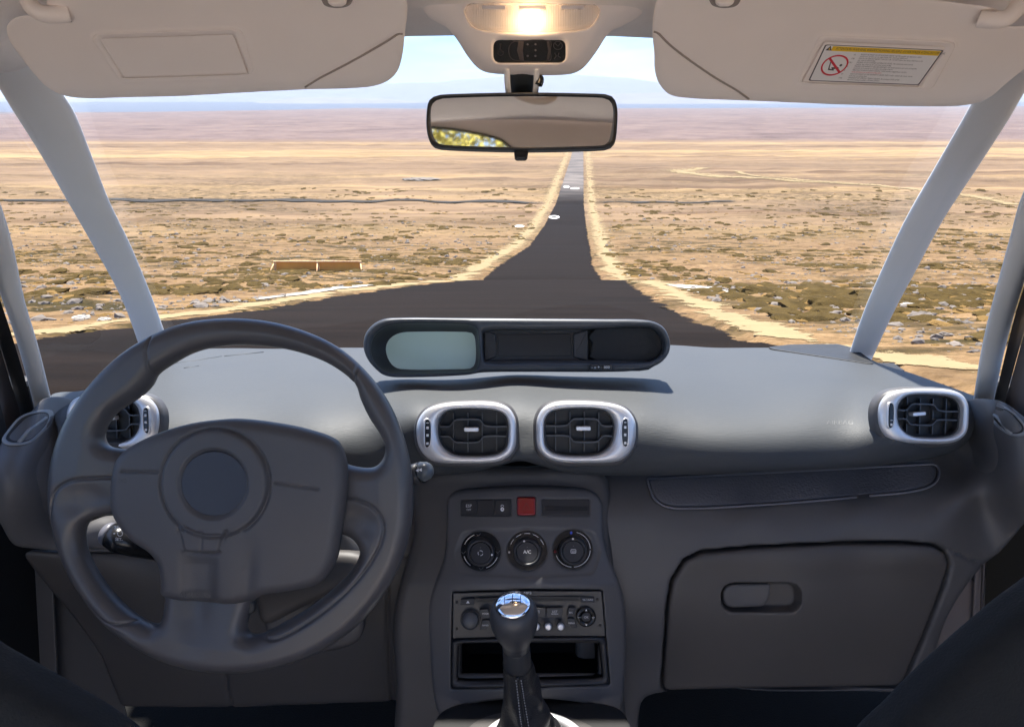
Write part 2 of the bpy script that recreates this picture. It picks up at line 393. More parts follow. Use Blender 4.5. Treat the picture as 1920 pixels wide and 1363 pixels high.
# ------------------------------------------------------------------ the land
GY = np.array([-3000, 0, 3.2, 16, 19, 21, 26, 40, 64, 97, 205, 330, 520, 800, 1300, 2200, 2600, 3200, 9000])
GZ = np.array([0, 0, 0, -2.55, -3.5, -3.66, -4.35, -6.35, -9.1, -11.6, -13.05, -13.2, -13.1, -12.8, -12.3, -11.2, -40, -45, -45.])
def G0(Y): return np.interp(Y, GY, GZ)
# road edges, found from the photograph on the ground profile
def ground_at(px, py):
    d = Fv + Rv * ((px - CX) / FOC) + Uv * ((CY - py) / FOC); t = 1.0
    while t < 6000:
        p = C0 + d * t
        if p[2] < G0(p[1]): break
        t *= 1.004
    lo, hi = t / 1.004, t
    for _ in range(20):
        t = (lo + hi) / 2; p = C0 + d * t
        if p[2] < G0(p[1]): hi = t
        else: lo = t
    return p
RL = [(-60., -4.6), (-5, -4.4), (3.2, -4.2)] + [tuple(ground_at(*q)[[1, 0]]) for q in [(66, 632), (300, 602), (480, 580), (600, 560), (700, 545), (800, 533)]] + [(16, -1.15), (20, -1.05), (26, -.5), (40, .9), (64, 2.85), (97, 5.85), (205, 16.6), (330, 28.3), (520, 46)]
RR = [(-60., 2.9), (0, 2.7)] + [tuple(ground_at(*q)[[1, 0]]) for q in [(1825, 725), (1670, 683), (1440, 640), (1300, 590), (1250, 565)]] + [(16, 2.75), (20, 2.75), (26, 3.15), (40, 4.6), (64, 6.9), (97, 10.0), (205, 20.4), (330, 32.5), (520, 50.5)]
RL = np.array(sorted(RL)); RR = np.array(sorted(RR))
def road_edges(Y): return np.interp(Y, RL[:, 0], RL[:, 1]), np.interp(Y, RR[:, 0], RR[:, 1])
def fbm(x, y, s, o=4, seed=0.):
    """cheap smooth value noise, vectorised"""
    x = np.asarray(x, float) / s + seed * 17.13; y = np.asarray(y, float) / s - seed * 9.7; r = 0; a = 1.; tot = 0
    for k in range(o):
        xi = np.floor(x); yi = np.floor(y); fx = x - xi; fy = y - yi; fx = fx * fx * (3 - 2 * fx); fy = fy * fy * (3 - 2 * fy)
        def h(i, j):
            v = np.sin(i * 127.1 + j * 311.7 + k * 74.7) * 43758.5453; return v - np.floor(v)
        v = h(xi, yi) * (1 - fx) * (1 - fy) + h(xi + 1, yi) * fx * (1 - fy) + h(xi, yi + 1) * (1 - fx) * fy + h(xi + 1, yi + 1) * fx * fy
        r = r + a * v; tot += a; a *= .5; x = x * 2.03 + 5.1; y = y * 2.03 + 1.7
    return r / tot
def GZf(X, Y):
    X = np.asarray(X, float); Y = np.asarray(Y, float); l, r = road_edges(Y)
    d = np.maximum(np.maximum(l - X, X - r), 0); m = np.clip((d - .25) / 2.5, 0, 1); m = m * m * (3 - 2 * m)
    near = np.clip(1 - (Y - 3) / 60, 0.0, 1)
    z = G0(Y) + m * ((fbm(X, Y, 1.3, 4, 1) - .5) * .22 * near + (fbm(X, Y, 7, 3, 2) - .5) * (.35 + .5 * (1 - near)))
    z = z + np.clip((Y - 330) / 700, 0, 1) * (fbm(X, Y, 420, 4, 3) - .5) * 6
    # broad rise on the right, lower shoreline on the left
    z = z + np.clip((Y - 900) / 1300, 0, 1) * np.where(Y < 2350, 1, 0) * (5 * np.clip((X - 300) / 900, 0, 1) - 24 * np.clip((-X - 450) / 1050, 0, 1.2))
    return z - .03 * (d <= 0) * (Y < 525)
ys = np.concatenate([[-3000, -1200, -500, -200, -90, -40, -20, -10, -5, 0, 2], 2 * 1.0078 ** np.arange(1, 935)])
ys = ys[ys < 2700]; ys = np.concatenate([ys, [2900, 3500, 5000, 9000]])
u = np.linspace(-1, 1, 420); us = np.sinh(u * 3.6) / np.sinh(3.6)
X = us[None, :] * np.maximum(40, np.abs(ys) * 1.25 + 26)[:, None]; Y = np.repeat(ys[:, None], len(us), 1)
Z = GZf(X, Y); nr, nc = X.shape
V = np.stack([X, Y, Z], -1).reshape(-1, 3); I = np.arange(nr * nc).reshape(nr, nc)
Fc = np.stack([I[:-1, :-1], I[:-1, 1:], I[1:, 1:], I[1:, :-1]], -1).reshape(-1, 4)
g = bpy.data.materials.new('plain_soil'); g.use_nodes = True; t = g.node_tree; b = t.nodes['Principled BSDF']; b.inputs['Roughness'].default_value = .95; b.inputs['Specular IOR Level'].default_value = .1
geo = N(t, 'ShaderNodeNewGeometry'); LK = t.links.new
def tn(scale, sxyz=(1, 1, 1), det=6, rough=.6):
    mp_ = N(t, 'ShaderNodeMapping'); mp_.inputs['Scale'].default_value = sxyz; LK(geo.outputs['Position'], mp_.inputs[0])
    n_ = N(t, 'ShaderNodeTexNoise'); n_.inputs['Scale'].default_value = scale; n_.inputs['Detail'].default_value = det; n_.inputs['Roughness'].default_value = rough
    LK(mp_.outputs[0], n_.inputs['Vector']); return n_.outputs[0]
def ramp(src, stops):
    r = N(t, 'ShaderNodeValToRGB'); e = r.color_ramp.elements
    while len(e) < len(stops): e.new(.5)
    for k, (p, c) in enumerate(stops): e[k].position = p; e[k].color = (*c, 1) if len(c) == 3 else c
    LK(src, r.inputs[0]); return r.outputs[0]
def mix(f, a, c, mode='MIX'):
    x = N(t, 'ShaderNodeMix', data_type='RGBA', blend_type=mode)
    if hasattr(f, 'links'): LK(f, x.inputs[0])
    else: x.inputs[0].default_value = f
    for s_, v_ in ((6, a), (7, c)):
        if hasattr(v_, 'links'): LK(v_, x.inputs[s_])
        else: x.inputs[s_].default_value = (*v_, 1)
    return x.outputs[2]
sep = N(t, 'ShaderNodeSeparateXYZ'); LK(geo.outputs['Position'], sep.inputs[0])
def mixf(a_, b_):
    q = N(t, 'ShaderNodeMapRange'); q.inputs[1].default_value = .42; q.inputs[2].default_value = .6; q.inputs[4].default_value = .9; LK(b_, q.inputs[0])
    d_ = N(t, 'ShaderNodeMapRange'); d_.inputs[1].default_value = 90; d_.inputs[2].default_value = 200; d_.inputs[3].default_value = 1; d_.inputs[4].default_value = .12; LK(sep.outputs[1], d_.inputs[0])
    m1 = N(t, 'ShaderNodeMath', operation='MULTIPLY'); LK(a_, m1.inputs[0]); LK(q.outputs[0], m1.inputs[1]); m2 = N(t, 'ShaderNodeMath', operation='MULTIPLY'); LK(m1.outputs[0], m2.inputs[0]); LK(d_.outputs[0], m2.inputs[1]); return m2.outputs[0]
def mrange(src, a, c, lo=0., hi=1.):
    r = N(t, 'ShaderNodeMapRange'); r.inputs[1].default_value = a; r.inputs[2].default_value = c; r.inputs[3].default_value = lo; r.inputs[4].default_value = hi
    LK(src, r.inputs[0]); return r.outputs[0]
fine = tn(9, det=8, rough=.75)
sand = ramp(fine, [(.3, (0.116, 0.0672, 0.0291)), (.5, (0.241, 0.148, 0.069)), (.68, (0.347, 0.224, 0.114))])
patch = tn(.55, (1, 2.2, 1), det=8, rough=.72)
olive = ramp(tn(14, det=6, rough=.7), [(.3, (0.0129, 0.00973, 0.00296)), (.55, (0.0481, 0.0348, 0.00925)), (.75, (0.111, 0.0766, 0.0222))])
near = mix(ramp(patch, [(.465, (0, 0, 0)), (.53, (1, 1, 1))]), sand, olive)
brown = ramp(tn(2.2, (1, 1, 1), det=7, rough=.75), [(.35, (0.0817, 0.0479, 0.023)), (.5, (0.185, 0.113, 0.0559)), (.66, (0.288, 0.183, 0.0914))])
near = mix(ramp(tn(3.2, (1, 1.6, 1), det=9, rough=.8), [(.38, (.85, .85, .85)), (.48, (0, 0, 0))]), near, (.055, .036, .016)); near = mix(ramp(tn(.12, (1, 3, 1), det=5), [(.42, (0, 0, 0)), (.6, (1, 1, 1))]), near, brown)
mid = ramp(tn(.16, (.35, 1, 1), det=9, rough=.78), [(.33, (0.0825, 0.0478, 0.0251)), (.47, (0.176, 0.112, 0.061)), (.56, (0.231, 0.148, 0.0791)), (.68, (0.34, 0.225, 0.0973))])
speck = ramp(tn(1.1, (.55, 1, 1), det=9, rough=.85), [(.45, (0, 0, 0)), (.52, (1, 1, 1))]); bandn = ramp(tn(.02, (.10, 1.6, 1), det=6, rough=.65), [(.36, (0.185, 0.123, 0.0792)), (.52, (0.274, 0.185, 0.11)), (.58, (0.425, 0.289, 0.139)), (.66, (0.451, 0.32, 0.154)), (.74, (0.233, 0.16, 0.0978))])
streak = ramp(tn(.11, (.05, 1.3, 1), det=8, rough=.75), [(.38, (.42, .36, .33)), (.5, (1, 1, 1)), (.62, (1.0, 1.0, 1.0)), (.7, (.62, .55, .5))]); mid = mix(.8, mix(.5, mid, bandn), streak, 'MULTIPLY')
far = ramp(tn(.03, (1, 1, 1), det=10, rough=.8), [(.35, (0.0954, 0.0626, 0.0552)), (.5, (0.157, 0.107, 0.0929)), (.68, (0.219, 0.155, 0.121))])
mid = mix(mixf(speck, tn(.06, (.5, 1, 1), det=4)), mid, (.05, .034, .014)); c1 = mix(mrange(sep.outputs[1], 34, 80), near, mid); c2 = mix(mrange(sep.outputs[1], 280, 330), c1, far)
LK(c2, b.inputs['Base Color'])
bp = N(t, 'ShaderNodeBump'); bp.inputs['Strength'].default_value = .7; bp.inputs['Distance'].default_value = .03; LK(fine, bp.inputs['Height']); LK(bp.outputs[0], b.inputs['Normal'])
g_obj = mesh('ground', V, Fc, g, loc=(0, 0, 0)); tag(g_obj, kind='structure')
# far blue lowland beyond the rise
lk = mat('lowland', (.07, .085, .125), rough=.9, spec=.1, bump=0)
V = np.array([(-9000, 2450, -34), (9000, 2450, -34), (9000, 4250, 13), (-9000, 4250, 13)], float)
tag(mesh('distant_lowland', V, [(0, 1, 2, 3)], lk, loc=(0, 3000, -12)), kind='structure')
# distant mountains; their rock colour is tinted blue, painting in extra haze
def hills(name, y0, depth, f, x0, x1, col):
    n1, n2 = 260, 22; xs_ = np.linspace(x0, x1, n1); vs = []
    for k in range(n2):
        s = k / (n2 - 1); prof = math.sin(min(1, s * 1.0) * math.pi / 2) ** 1.2 if s < .72 else math.sin(math.pi / 2) * (1 - (s - .72) / .28 * .6)
        h = f(xs_) * prof + (fbm(xs_, np.full(n1, s * 900.), 160, 4, 4) - .5) * 26 * prof
        vs.append(np.stack([xs_, np.full(n1, y0 + depth * s), np.maximum(h, 0) - 14], 1))
    V = np.concatenate(vs); I = np.arange(n1 * n2).reshape(n2, n1)
    Fc = np.stack([I[:-1, :-1], I[:-1, 1:], I[1:, 1:], I[1:, :-1]], -1).reshape(-1, 4)
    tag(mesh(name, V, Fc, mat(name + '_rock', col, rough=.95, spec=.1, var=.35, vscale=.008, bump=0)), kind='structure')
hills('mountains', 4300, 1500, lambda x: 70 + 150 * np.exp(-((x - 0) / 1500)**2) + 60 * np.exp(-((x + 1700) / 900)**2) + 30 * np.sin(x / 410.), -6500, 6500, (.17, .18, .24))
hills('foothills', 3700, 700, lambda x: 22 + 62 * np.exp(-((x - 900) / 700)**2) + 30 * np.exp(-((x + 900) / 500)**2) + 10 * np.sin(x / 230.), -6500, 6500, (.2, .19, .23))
# road
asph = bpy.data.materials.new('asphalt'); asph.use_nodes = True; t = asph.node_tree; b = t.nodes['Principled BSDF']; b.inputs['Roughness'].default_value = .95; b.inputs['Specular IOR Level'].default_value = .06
geo = N(t, 'ShaderNodeNewGeometry'); LK = t.links.new; sep = N(t, 'ShaderNodeSeparateXYZ'); LK(geo.outputs['Position'], sep.inputs[0])
a1 = ramp(tn(70, det=4, rough=.8), [(.35, (0.00446, 0.00319, 0.00251)), (.6, (0.0119, 0.00821, 0.00626)), (.8, (0.0273, 0.0201, 0.015))])
a2 = ramp(tn(.9, (.25, 2.5, 1), det=7, rough=.7), [(.35, (0.00612, 0.00408, 0.00297)), (.6, (0.0184, 0.012, 0.00893))])
a3 = mix(.5, a1, a2)
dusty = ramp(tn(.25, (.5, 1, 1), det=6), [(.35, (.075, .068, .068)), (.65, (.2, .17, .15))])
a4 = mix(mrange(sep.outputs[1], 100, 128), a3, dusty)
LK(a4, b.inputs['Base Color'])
bp = N(t, 'ShaderNodeBump'); bp.inputs['Strength'].default_value = .5; bp.inputs['Distance'].default_value = .006; LK(tn(60, det=4), bp.inputs['Height']); LK(bp.outputs[0], b.inputs['Normal'])
ry = np.concatenate([np.arange(-60, 2, 4.), 2 * 1.012 ** np.arange(1, 467)]); ry = ry[ry < 520]
l, r = road_edges(ry); l = l + (fbm(ry, ry * 0, .35, 4, 5) - .5) * .22 * np.clip(ry / 3, 0, 1); r = r + (fbm(ry, ry * 0 + 9, .35, 4, 6) - .5) * .22 * np.clip(ry / 3, 0, 1)
tt = np.array([0, .02, .05, .1, .25, .5, .75, .9, .95, .98, 1]); k = len(tt); V = []
for q in tt: V.append(np.stack([l * (1 - q) + r * q, ry, G0(ry) + .012 + .02 * math.sin(q * math.pi)], 1))
V = np.stack(V, 1).reshape(-1, 3); I = np.arange(len(ry) * k).reshape(len(ry), k)
rd = mesh('road', V, np.stack([I[:-1, :-1], I[:-1, 1:], I[1:, 1:], I[1:, :-1]], -1).reshape(-1, 4), asph); tag(rd, kind='structure')
def edge_attr(o, e, n1, k_, fade_ends=False):
    e = np.asarray(e, float).reshape(n1, k_)
    if fade_ends: e = e * np.clip(np.minimum(np.arange(n1), n1 - 1 - np.arange(n1)) / 6., 0, 1)[:, None]
    at = o.data.attributes.new('edge', 'FLOAT', 'POINT'); at.data.foreach_set('value', e.ravel().astype(np.float32))
def fray(m, nscale, width):
    """ragged border: the sheet breaks up into patches towards its edge"""
    t = m.node_tree; b = t.nodes['Principled BSDF']; o = [n for n in t.nodes if n.type == 'OUTPUT_MATERIAL'][0]
    at = N(t, 'ShaderNodeAttribute'); at.attribute_name = 'edge'; ge = N(t, 'ShaderNodeNewGeometry'); n_ = N(t, 'ShaderNodeTexNoise'); n_.inputs['Scale'].default_value = nscale; n_.inputs['Detail'].default_value = 8; n_.inputs['Roughness'].default_value = .7
    t.links.new(ge.outputs['Position'], n_.inputs['Vector']); r = N(t, 'ShaderNodeMapRange'); r.inputs[1].default_value = .28; r.inputs[2].default_value = .72; r.inputs[4].default_value = width; t.links.new(n_.outputs[0], r.inputs[0])
    c = N(t, 'ShaderNodeMath', operation='GREATER_THAN'); t.links.new(at.outputs['Fac'], c.inputs[0]); t.links.new(r.outputs[0], c.inputs[1])
    tr = N(t, 'ShaderNodeBsdfTransparent'); x = N(t, 'ShaderNodeMixShader'); t.links.new(c.outputs[0], x.inputs[0]); t.links.new(tr.outputs[0], x.inputs[1]); t.links.new(b.outputs[0], x.inputs[2]); t.links.new(x.outputs[0], o.inputs[0])
ex = np.minimum(tt, 1 - tt) * 2; edge_attr(rd, np.tile(ex, len(ry)), len(ry), k); fray(asph, 2.5, .13)
# sandy shoulders, ditch, pale tracks: sheets draped on the ground
def drape(name, ctr, w, m, lift=.03, n=10, jit=.15):
    P = cat_(ctr, closed=False, n=n); ww = np.interp(np.linspace(0, 1, len(P)), np.linspace(0, 1, len(w)), w) if hasattr(w, '__len__') else np.full(len(P), w)
    T = np.gradient(P, axis=0); T /= np.linalg.norm(T, axis=1, keepdims=True); Nn = np.stack([-T[:, 1], T[:, 0]], 1)
    k_ = 7; V = []; EA = []
    for q in np.linspace(-.5, .5, k_):
        j = (fbm(P[:, 0], P[:, 1] + q * 50, max(ww.mean() * .7, .3), 3, 8) - .5) * jit * 2 if abs(q) == .5 else 0
        p = P + Nn * (ww * (q + j))[:, None]; V.append(np.stack([p[:, 0], p[:, 1], GZf(p[:, 0], p[:, 1]) + lift], 1))
    V = np.stack(V, 1).reshape(-1, 3); I = np.arange(len(P) * k_).reshape(len(P), k_)
    o = mesh(name, V, np.stack([I[:-1, :-1], I[:-1, 1:], I[1:, 1:], I[1:, :-1]], -1).reshape(-1, 4), m)
    edge_attr(o, np.tile(1 - np.abs(np.linspace(-1, 1, k_)), len(P)), len(P), k_, fade_ends=True)
    return tag(o, kind='structure')
M_sand = mat('pale_sand', (0.29, 0.214, 0.113), rough=.95, spec=.1, var=.25, vscale=3, bump=.4, bscale=30, bdist=.02)
M_salt_rock = mat('pale_rock', (0.435, 0.398, 0.345), rough=.9, spec=.1, var=.2, vscale=2, bump=.3, bscale=12, bdist=.03)
M_salt = mat('salt_crust', (0.393, 0.362, 0.312), rough=.9, spec=.1, var=.2, vscale=2, bump=.3, bscale=12, bdist=.03)
M_ditch = mat('ditch_soil', (.05, .045, .04), rough=.95, spec=.1, var=.4, vscale=.6, bump=.3, bscale=3, bdist=.05)
for m_, ns, w_ in ((M_sand, 1.6, 1.25), (M_salt, 1.5, .8), (M_ditch, .5, .35)): fray(m_, ns, w_)
for sname, E, sg in (('left_shoulder', RL, -1), ('right_shoulder', RR, 1)):
    yy = np.concatenate([np.linspace(3, 16, 14), np.geomspace(17, 500, 40)]); xx = np.interp(yy, E[:, 0], E[:, 1]); wv = np.interp(yy, [3, 10, 20, 60, 200, 500], [.8, 1.1, 1.6, 2.4, 4, 6])
    drape(sname, np.stack([xx + sg * wv * .36, yy], 1), wv, M_sand, lift=.006, n=5, jit=.3)
def pxline(L_): return [tuple(ground_at(*q)[:2]) for q in L_]
drape('ditch', pxline([(-60, 375), (200, 376), (500, 378), (760, 379), (1040, 380)]), 2.6, M_ditch, lift=.12, jit=.25)
drape('ditch_branch', pxline([(1108, 381), (1250, 379), (1400, 378)]), 1.2, M_ditch, lift=.1, jit=.3)
drape('dirt_track', pxline([(1960, 388), (1840, 372), (1730, 358), (1640, 350), (1500, 341), (1400, 334), (1320, 328), (1278, 322), (1300, 317), (1350, 314)]), [4.5, 5, 5, 5, 6, 8, 10, 14, 9, 2], M_sand, lift=.08, n=14, jit=.2)
drape('side_track', pxline([(1372, 318), (1400, 328), (1480, 337), (1560, 344), (1640, 348)]), [4, 3, 4, 3, 1.5], M_sand, lift=.12, n=12, jit=.2)
drape('pale_bank', pxline([(400, 566), (480, 560), (560, 551), (640, 541), (720, 533)]), [.2, .45, .6, .7, .3], M_salt, lift=.012, jit=.25)
drape('salt_flat', pxline([(1245, 533), (1300, 540), (1340, 551), (1370, 556)]), [.3, 1.1, .9, .3], M_salt, lift=.012, jit=.3)
# rocks and cushions of vegetation
def blobs(name, n, yr, xr, szf, flat_, m, dens, seed, sub=1, clear=.7):
    r_ = np.random.default_rng(seed)
    ph = (1 + 5**.5) / 2; iv = np.array([(-1, ph, 0), (1, ph, 0), (-1, -ph, 0), (1, -ph, 0), (0, -1, ph), (0, 1, ph), (0, -1, -ph), (0, 1, -ph), (ph, 0, -1), (ph, 0, 1), (-ph, 0, -1), (-ph, 0, 1)], float)
    iv /= np.linalg.norm(iv[0]); fv = [(0, 11, 5), (0, 5, 1), (0, 1, 7), (0, 7, 10), (0, 10, 11), (1, 5, 9), (5, 11, 4), (11, 10, 2), (10, 7, 6), (7, 1, 8), (3, 9, 4), (3, 4, 2), (3, 2, 6), (3, 6, 8), (3, 8, 9), (4, 9, 5), (2, 4, 11), (6, 2, 10), (8, 6, 7), (9, 8, 1)]
    for _ in range(sub):
        nv = list(map(tuple, iv)); cache = {}; nf = []
        def md(a, b_):
            kk = (min(a, b_), max(a, b_))
            if kk not in cache:
                p = (np.array(nv[a]) + np.array(nv[b_])); p /= np.linalg.norm(p); nv.append(tuple(p)); cache[kk] = len(nv) - 1
            return cache[kk]
        for a, b_, c in fv:
            ab, bc, ca = md(a, b_), md(b_, c), md(c, a); nf += [(a, ab, ca), (b_, bc, ab), (c, ca, bc), (ab, bc, ca)]
        iv = np.array(nv); fv = nf
    fv = np.array(fv); VV = []; FF = []; k = 0; tries = 0
    while k < n and tries < n * 30:
        tries += 1
        y = math.exp(r_.uniform(math.log(yr[0]), math.log(yr[1]))); x = r_.uniform(-1, 1) * (xr * y + 3)
        l_, rr_ = road_edges(y)
        if l_ - clear < x < rr_ + clear: continue
        if r_.random() > dens(x, y): continue
        s = szf(r_, y); a = r_.uniform(0, 6.28)
        sc_ = s * np.array([r_.uniform(.7, 1.5), r_.uniform(.6, 1.1), flat_ * r_.uniform(.6, 1.3)])
        P = iv * (1 + r_.normal(0, .16, (len(iv), 1))) * sc_
        P = P @ np.array([[math.cos(a), math.sin(a), 0], [-math.sin(a), math.cos(a), 0], [0, 0, 1]])
        P += [x, y, float(GZf(x, y)) + sc_[2] * .15]; VV.append(P); FF.append(fv + k * len(iv)); k += 1
    return mesh(name, np.concatenate(VV), np.concatenate(FF), m, smooth=False, loc=(0, 20, 0))
M_rock = mat('rock', (0.172, 0.141, 0.116), rough=.9, var=.45, vscale=2.5, bump=.6, bscale=20, bdist=.02)
M_moss = mat('cushion_plants', (0.0403, 0.0279, 0.0098), rough=1, spec=.05, var=.7, vscale=6, bump=.9, bscale=60, bdist=.03, tint=(0.093, 0.062, 0.021))
M_dry = mat('dry_grass', (0.218, 0.132, 0.0466), rough=1, spec=.05, var=.5, vscale=5, bump=.9, bscale=60, bdist=.03)
cl = lambda x, y: np.clip((float(fbm(x, y * 1.6, 3.2, 3, 11)) - .47) * 7, 0.0, 1)
tag(blobs('stones', 9000, (4.5, 70), .95, lambda r_, y: (.010 + .045 * r_.random()**5) * (1 + y / 22), .6, M_rock, lambda x, y: .35 + .65 * cl(x + 50, y), 21, sub=0), 'small brown stones scattered over the sandy ground beside the road', 'stones', kind='stuff')
tag(blobs('cushion_plants', 7000, (4.8, 120), .95, lambda r_, y: (.035 + .17 * r_.random()**3) * (1 + y / 45), (.22), M_moss, lambda x, y: .6 * cl(x, y), 22, sub=1), 'low olive cushion plants growing in clumps on the sandy plain', 'plants', kind='stuff')
tag(blobs('dry_grass', 3600, (4.8, 110), .95, lambda r_, y: (.02 + .07 * r_.random()**2) * (1 + y / 45), .3, M_dry, lambda x, y: .15 + cl(x, y), 23, sub=1), 'straw coloured dry tufts between the olive cushion plants', 'plants', kind='stuff')
# single boulders that the photo shows apart
BO = [(1725, 604, 62, 17, 'wide flat dark-sided grey boulder seen through the right quarter window, nearest the rear pillar'), (1772, 632, 30, 9, 'small brown rock low in the right quarter window'), (1702, 583, 40, 8, 'pale flat rock high in the right quarter window'),
      (152, 592, 40, 9, 'pale grey rock beside the road in the left quarter window'), (196, 600, 32, 8, 'white rock at the road edge left of the front left pillar'), (790, 337, 78, 5, 'dark low rock outcrop far out on the plain left of the mirror tab'), (1470, 575, 60, 7, 'flat mossy rock right of the road before the front right pillar')]
for px, py, w, h, lab in BO:
    p = ground_at(px, py); D = (p - C0) @ Fv; ww = w / FOC * D / 2; hh = h / FOC * D
    o = blobs('boulder', 1, (p[1], p[1] * 1.001), .0001, lambda r_, y: 1., 1., M_rock if 'white' not in lab and 'pale' not in lab else M_salt_rock, lambda x, y: 1, int(px), sub=2, clear=-99)
    co = np.array([v.co[:] for v in o.data.vertices]); co -= co.mean(0); co /= np.abs(co).max(0); co *= [ww, ww * .6, hh * .6]
    o.data.vertices.foreach_set('co', co.ravel()); o.location = (p[0], p[1], float(GZf(p[0], p[1])) + hh * .2)
    if 'mossy' in lab: o.data.materials.clear(); o.data.materials.append(M_moss)
    tag(o, lab, 'rock')
# white ring and patches painted on the road
def ground_pl(lift): 
    def f(x, y, z=0):
        r_ = np.array([ground_at(a, c) for a, c in zip(np.ravel(x), np.ravel(y))]); r_[:, 2] = G0(r_[:, 1]) + .04 + lift; return r_
    return f
gp = ground_pl(.0)
M_mark = mat('road_marking_paint', (.82, .8, .78), rough=.7)
def ring_mark(cx, cy, a, b_, lab):
    A = circ(cx, cy, a, b_, 28); B = circ(cx, cy, a * .62, b_ * .45, 28)
    o = ringpad('road_marking', A, B, gp, [(0, 0), (1, 0)], M_mark, None); tag(o, lab, 'road marking')
ring_mark(1039, 408, 10, 3.2, 'white painted oval ring on the dark part of the road')
ring_mark(1062, 351, 6, 1.8, 'small white painted ring on the far road, left of the pair')
ring_mark(1078, 354, 8.5, 1.5, 'small flat white mark on the far road, right of the pair')
o = flat('road_marking', [circ(974, 425, 9, 2, 16)], gp, 0, M_mark, None); tag(o, 'white mark on the sandy shoulder left of the road', 'road marking')
# orange barrier
M_or = mat('orange_board', (1, .36, .06), rough=.6, var=.3, vscale=2.5, bump=.2, bscale=30, bdist=.01)
M_orp = mat('barrier_post', (.75, .45, .22), rough=.7, var=.25, vscale=6)
pb = ground_at(598, 512); D = (pb - C0) @ Fv; s = D / FOC
bt = thing('barrier', 'low orange board barrier on pale posts, left of the road', 'barrier', tuple(pb))
Lh = 80 * s; Hh = 22 * s
for i, xx in enumerate((-1, 1)):
    box('board', pb + [xx * Lh * .5, 0, Hh * .55], (Lh * .47, .02, Hh * .42), M_or, bt)
box('top_rail', pb + [0, -.03, Hh * 1.0], (Lh * 1.0, .025, .018), M_orp, bt); box('bottom_rail', pb + [0, -.03, Hh * .12], (Lh * 1.0, .02, .015), M_orp, bt)
for i, xx in enumerate((-1, 0, 1)):
    box('post', pb + [xx * Lh, -.05, Hh * .45], (.03, .03, Hh * .6), M_orp, bt)
    tube('brace', [pb + [xx * Lh, -.05, Hh * .95], pb + [xx * (Lh + .12) + (.05 if xx == 0 else 0), -.5, -.02]], .022, M_orp, bt, n=6)
# ------------------------------------------------------------------ the cabin: shell, pillars, glass
def qpath(L_, n=8): return np.array([Q(x, y, D) for x, y, D in cat_(np.array(L_, float), closed=False, n=n)])
def qloc(x, y, D): return tuple(Q(x, y, D))
tag(box('cabin_floor', (0, -.1, .28), (.8, 1.35, .02), M_carpet, None), kind='structure')
tag(box('bulkhead', (0, 1.24, .58), (.74, .02, .3), M_dark, None), kind='structure')
rs = thing('rear_bounce_seat', 'unseen pale beige bench added behind the camera to bounce light forward', 'seat', (0, -1.0, .3))  # unseen bench, added so sunlight bounces onto visors and dash
box('bounce_cushion', (0, -.72, .52), (.62, .26, .1), M_bounce_beige, rs, b=.04); box('bounce_backrest', (0, -1.02, .80), (.62, .07, .22), M_bounce_beige, rs, b=.04)
tag(box('bounce_carpet', (0, -.34, .312), (.74, .16, .01), M_bounce_beige, None, b=.004), kind='structure')  # pale floor patch added to throw light up at the visors
for sx in (-1, 1): box('bounce_door_card', (sx * .765, -.35, .62), (.012, .6, .3), M_bounce_beige, rs, b=.004)  # unseen pale cards, added to bounce light forward
# pillars
def pillar(name, pts, lab, m=M_trim, parent_label=None):
    """pts: (px left, px right, py, D); a rounded trim section swept up the screen edge"""
    A = np.array(pts, float); A = cat_(A, closed=False, n=8); V = []; n = 28
    a = np.linspace(0, 2 * math.pi, n, endpoint=False)
    for xl, xr, y, D in A:
        c = Q((xl + xr) / 2, y, D); w = (xr - xl) / 2 / FOC * D
        ca, sa = np.cos(a), np.sin(a); e = .72
        V.append(c + (np.sign(ca) * np.abs(ca)**e * w)[:, None] * Rv - (np.sign(sa) * np.abs(sa)**e * w * .75)[:, None] * (c - C0) / np.linalg.norm(c - C0))
    V = np.concatenate(V); k = len(A); Fc = [(i * n + j, i * n + (j + 1) % n, (i + 1) * n + (j + 1) % n, (i + 1) * n + j) for i in range(k - 1) for j in range(n)]
    Fc += [tuple(range(n)), tuple((k - 1) * n + j for j in reversed(range(n)))]
    return mesh(name, V, Fc, m, parent_label)
tp = thing('windscreen_pillar', 'pale grey windscreen pillar trim nearest the left sun visor, rising behind the steering wheel', 'pillar', qloc(290, 650, 1.3))
pillar('trim', [(268, 325, 668, 1.31), (228, 286, 560, 1.24), (174, 245, 460, 1.14), (125, 204, 375, 1.04), (76, 171, 290, .95), (24, 138, 208, .87), (-12, 100, 150, .81), (-52, 66, 92, .76)], '', parent_label=tp)
pillar('upper_trim', [(-52, 66, 91, .757), (-90, 38, 40, .72), (-150, -10, -40, .67)], '', m=M_cloth, parent_label=tp)
tp = thing('windscreen_pillar', 'pale grey windscreen pillar trim below the right sun visor, standing at the right end of the dashboard', 'pillar', qloc(1620, 660, 1.3))
pillar('trim', [(1588, 1634, 675, 1.31), (1619, 1676, 585, 1.24), (1651, 1716, 510, 1.17), (1698, 1770, 410, 1.07), (1755, 1836, 310, .98), (1804, 1891, 225, .89), (1840, 1930, 160, .83), (1880, 1985, 92, .76)], '', parent_label=tp)
pillar('upper_trim', [(1880, 1985, 93, .757), (1900, 2030, 30, .72), (1950, 2080, -40, .67)], '', m=M_cloth, parent_label=tp)
tp = thing('quarter_pillar', 'pale quarter window pillar at the left edge, between window and dark door seal', 'pillar', qloc(82, 760, 1.02))
pillar('trim', [(68, 106, 785, 1.03), (62, 98, 755, 1.0), (34, 72, 650, .93), (4, 46, 562, .87), (-35, 24, 460, .8), (-75, 0, 380, .75), (-160, -70, 200, .66)], '', parent_label=tp)
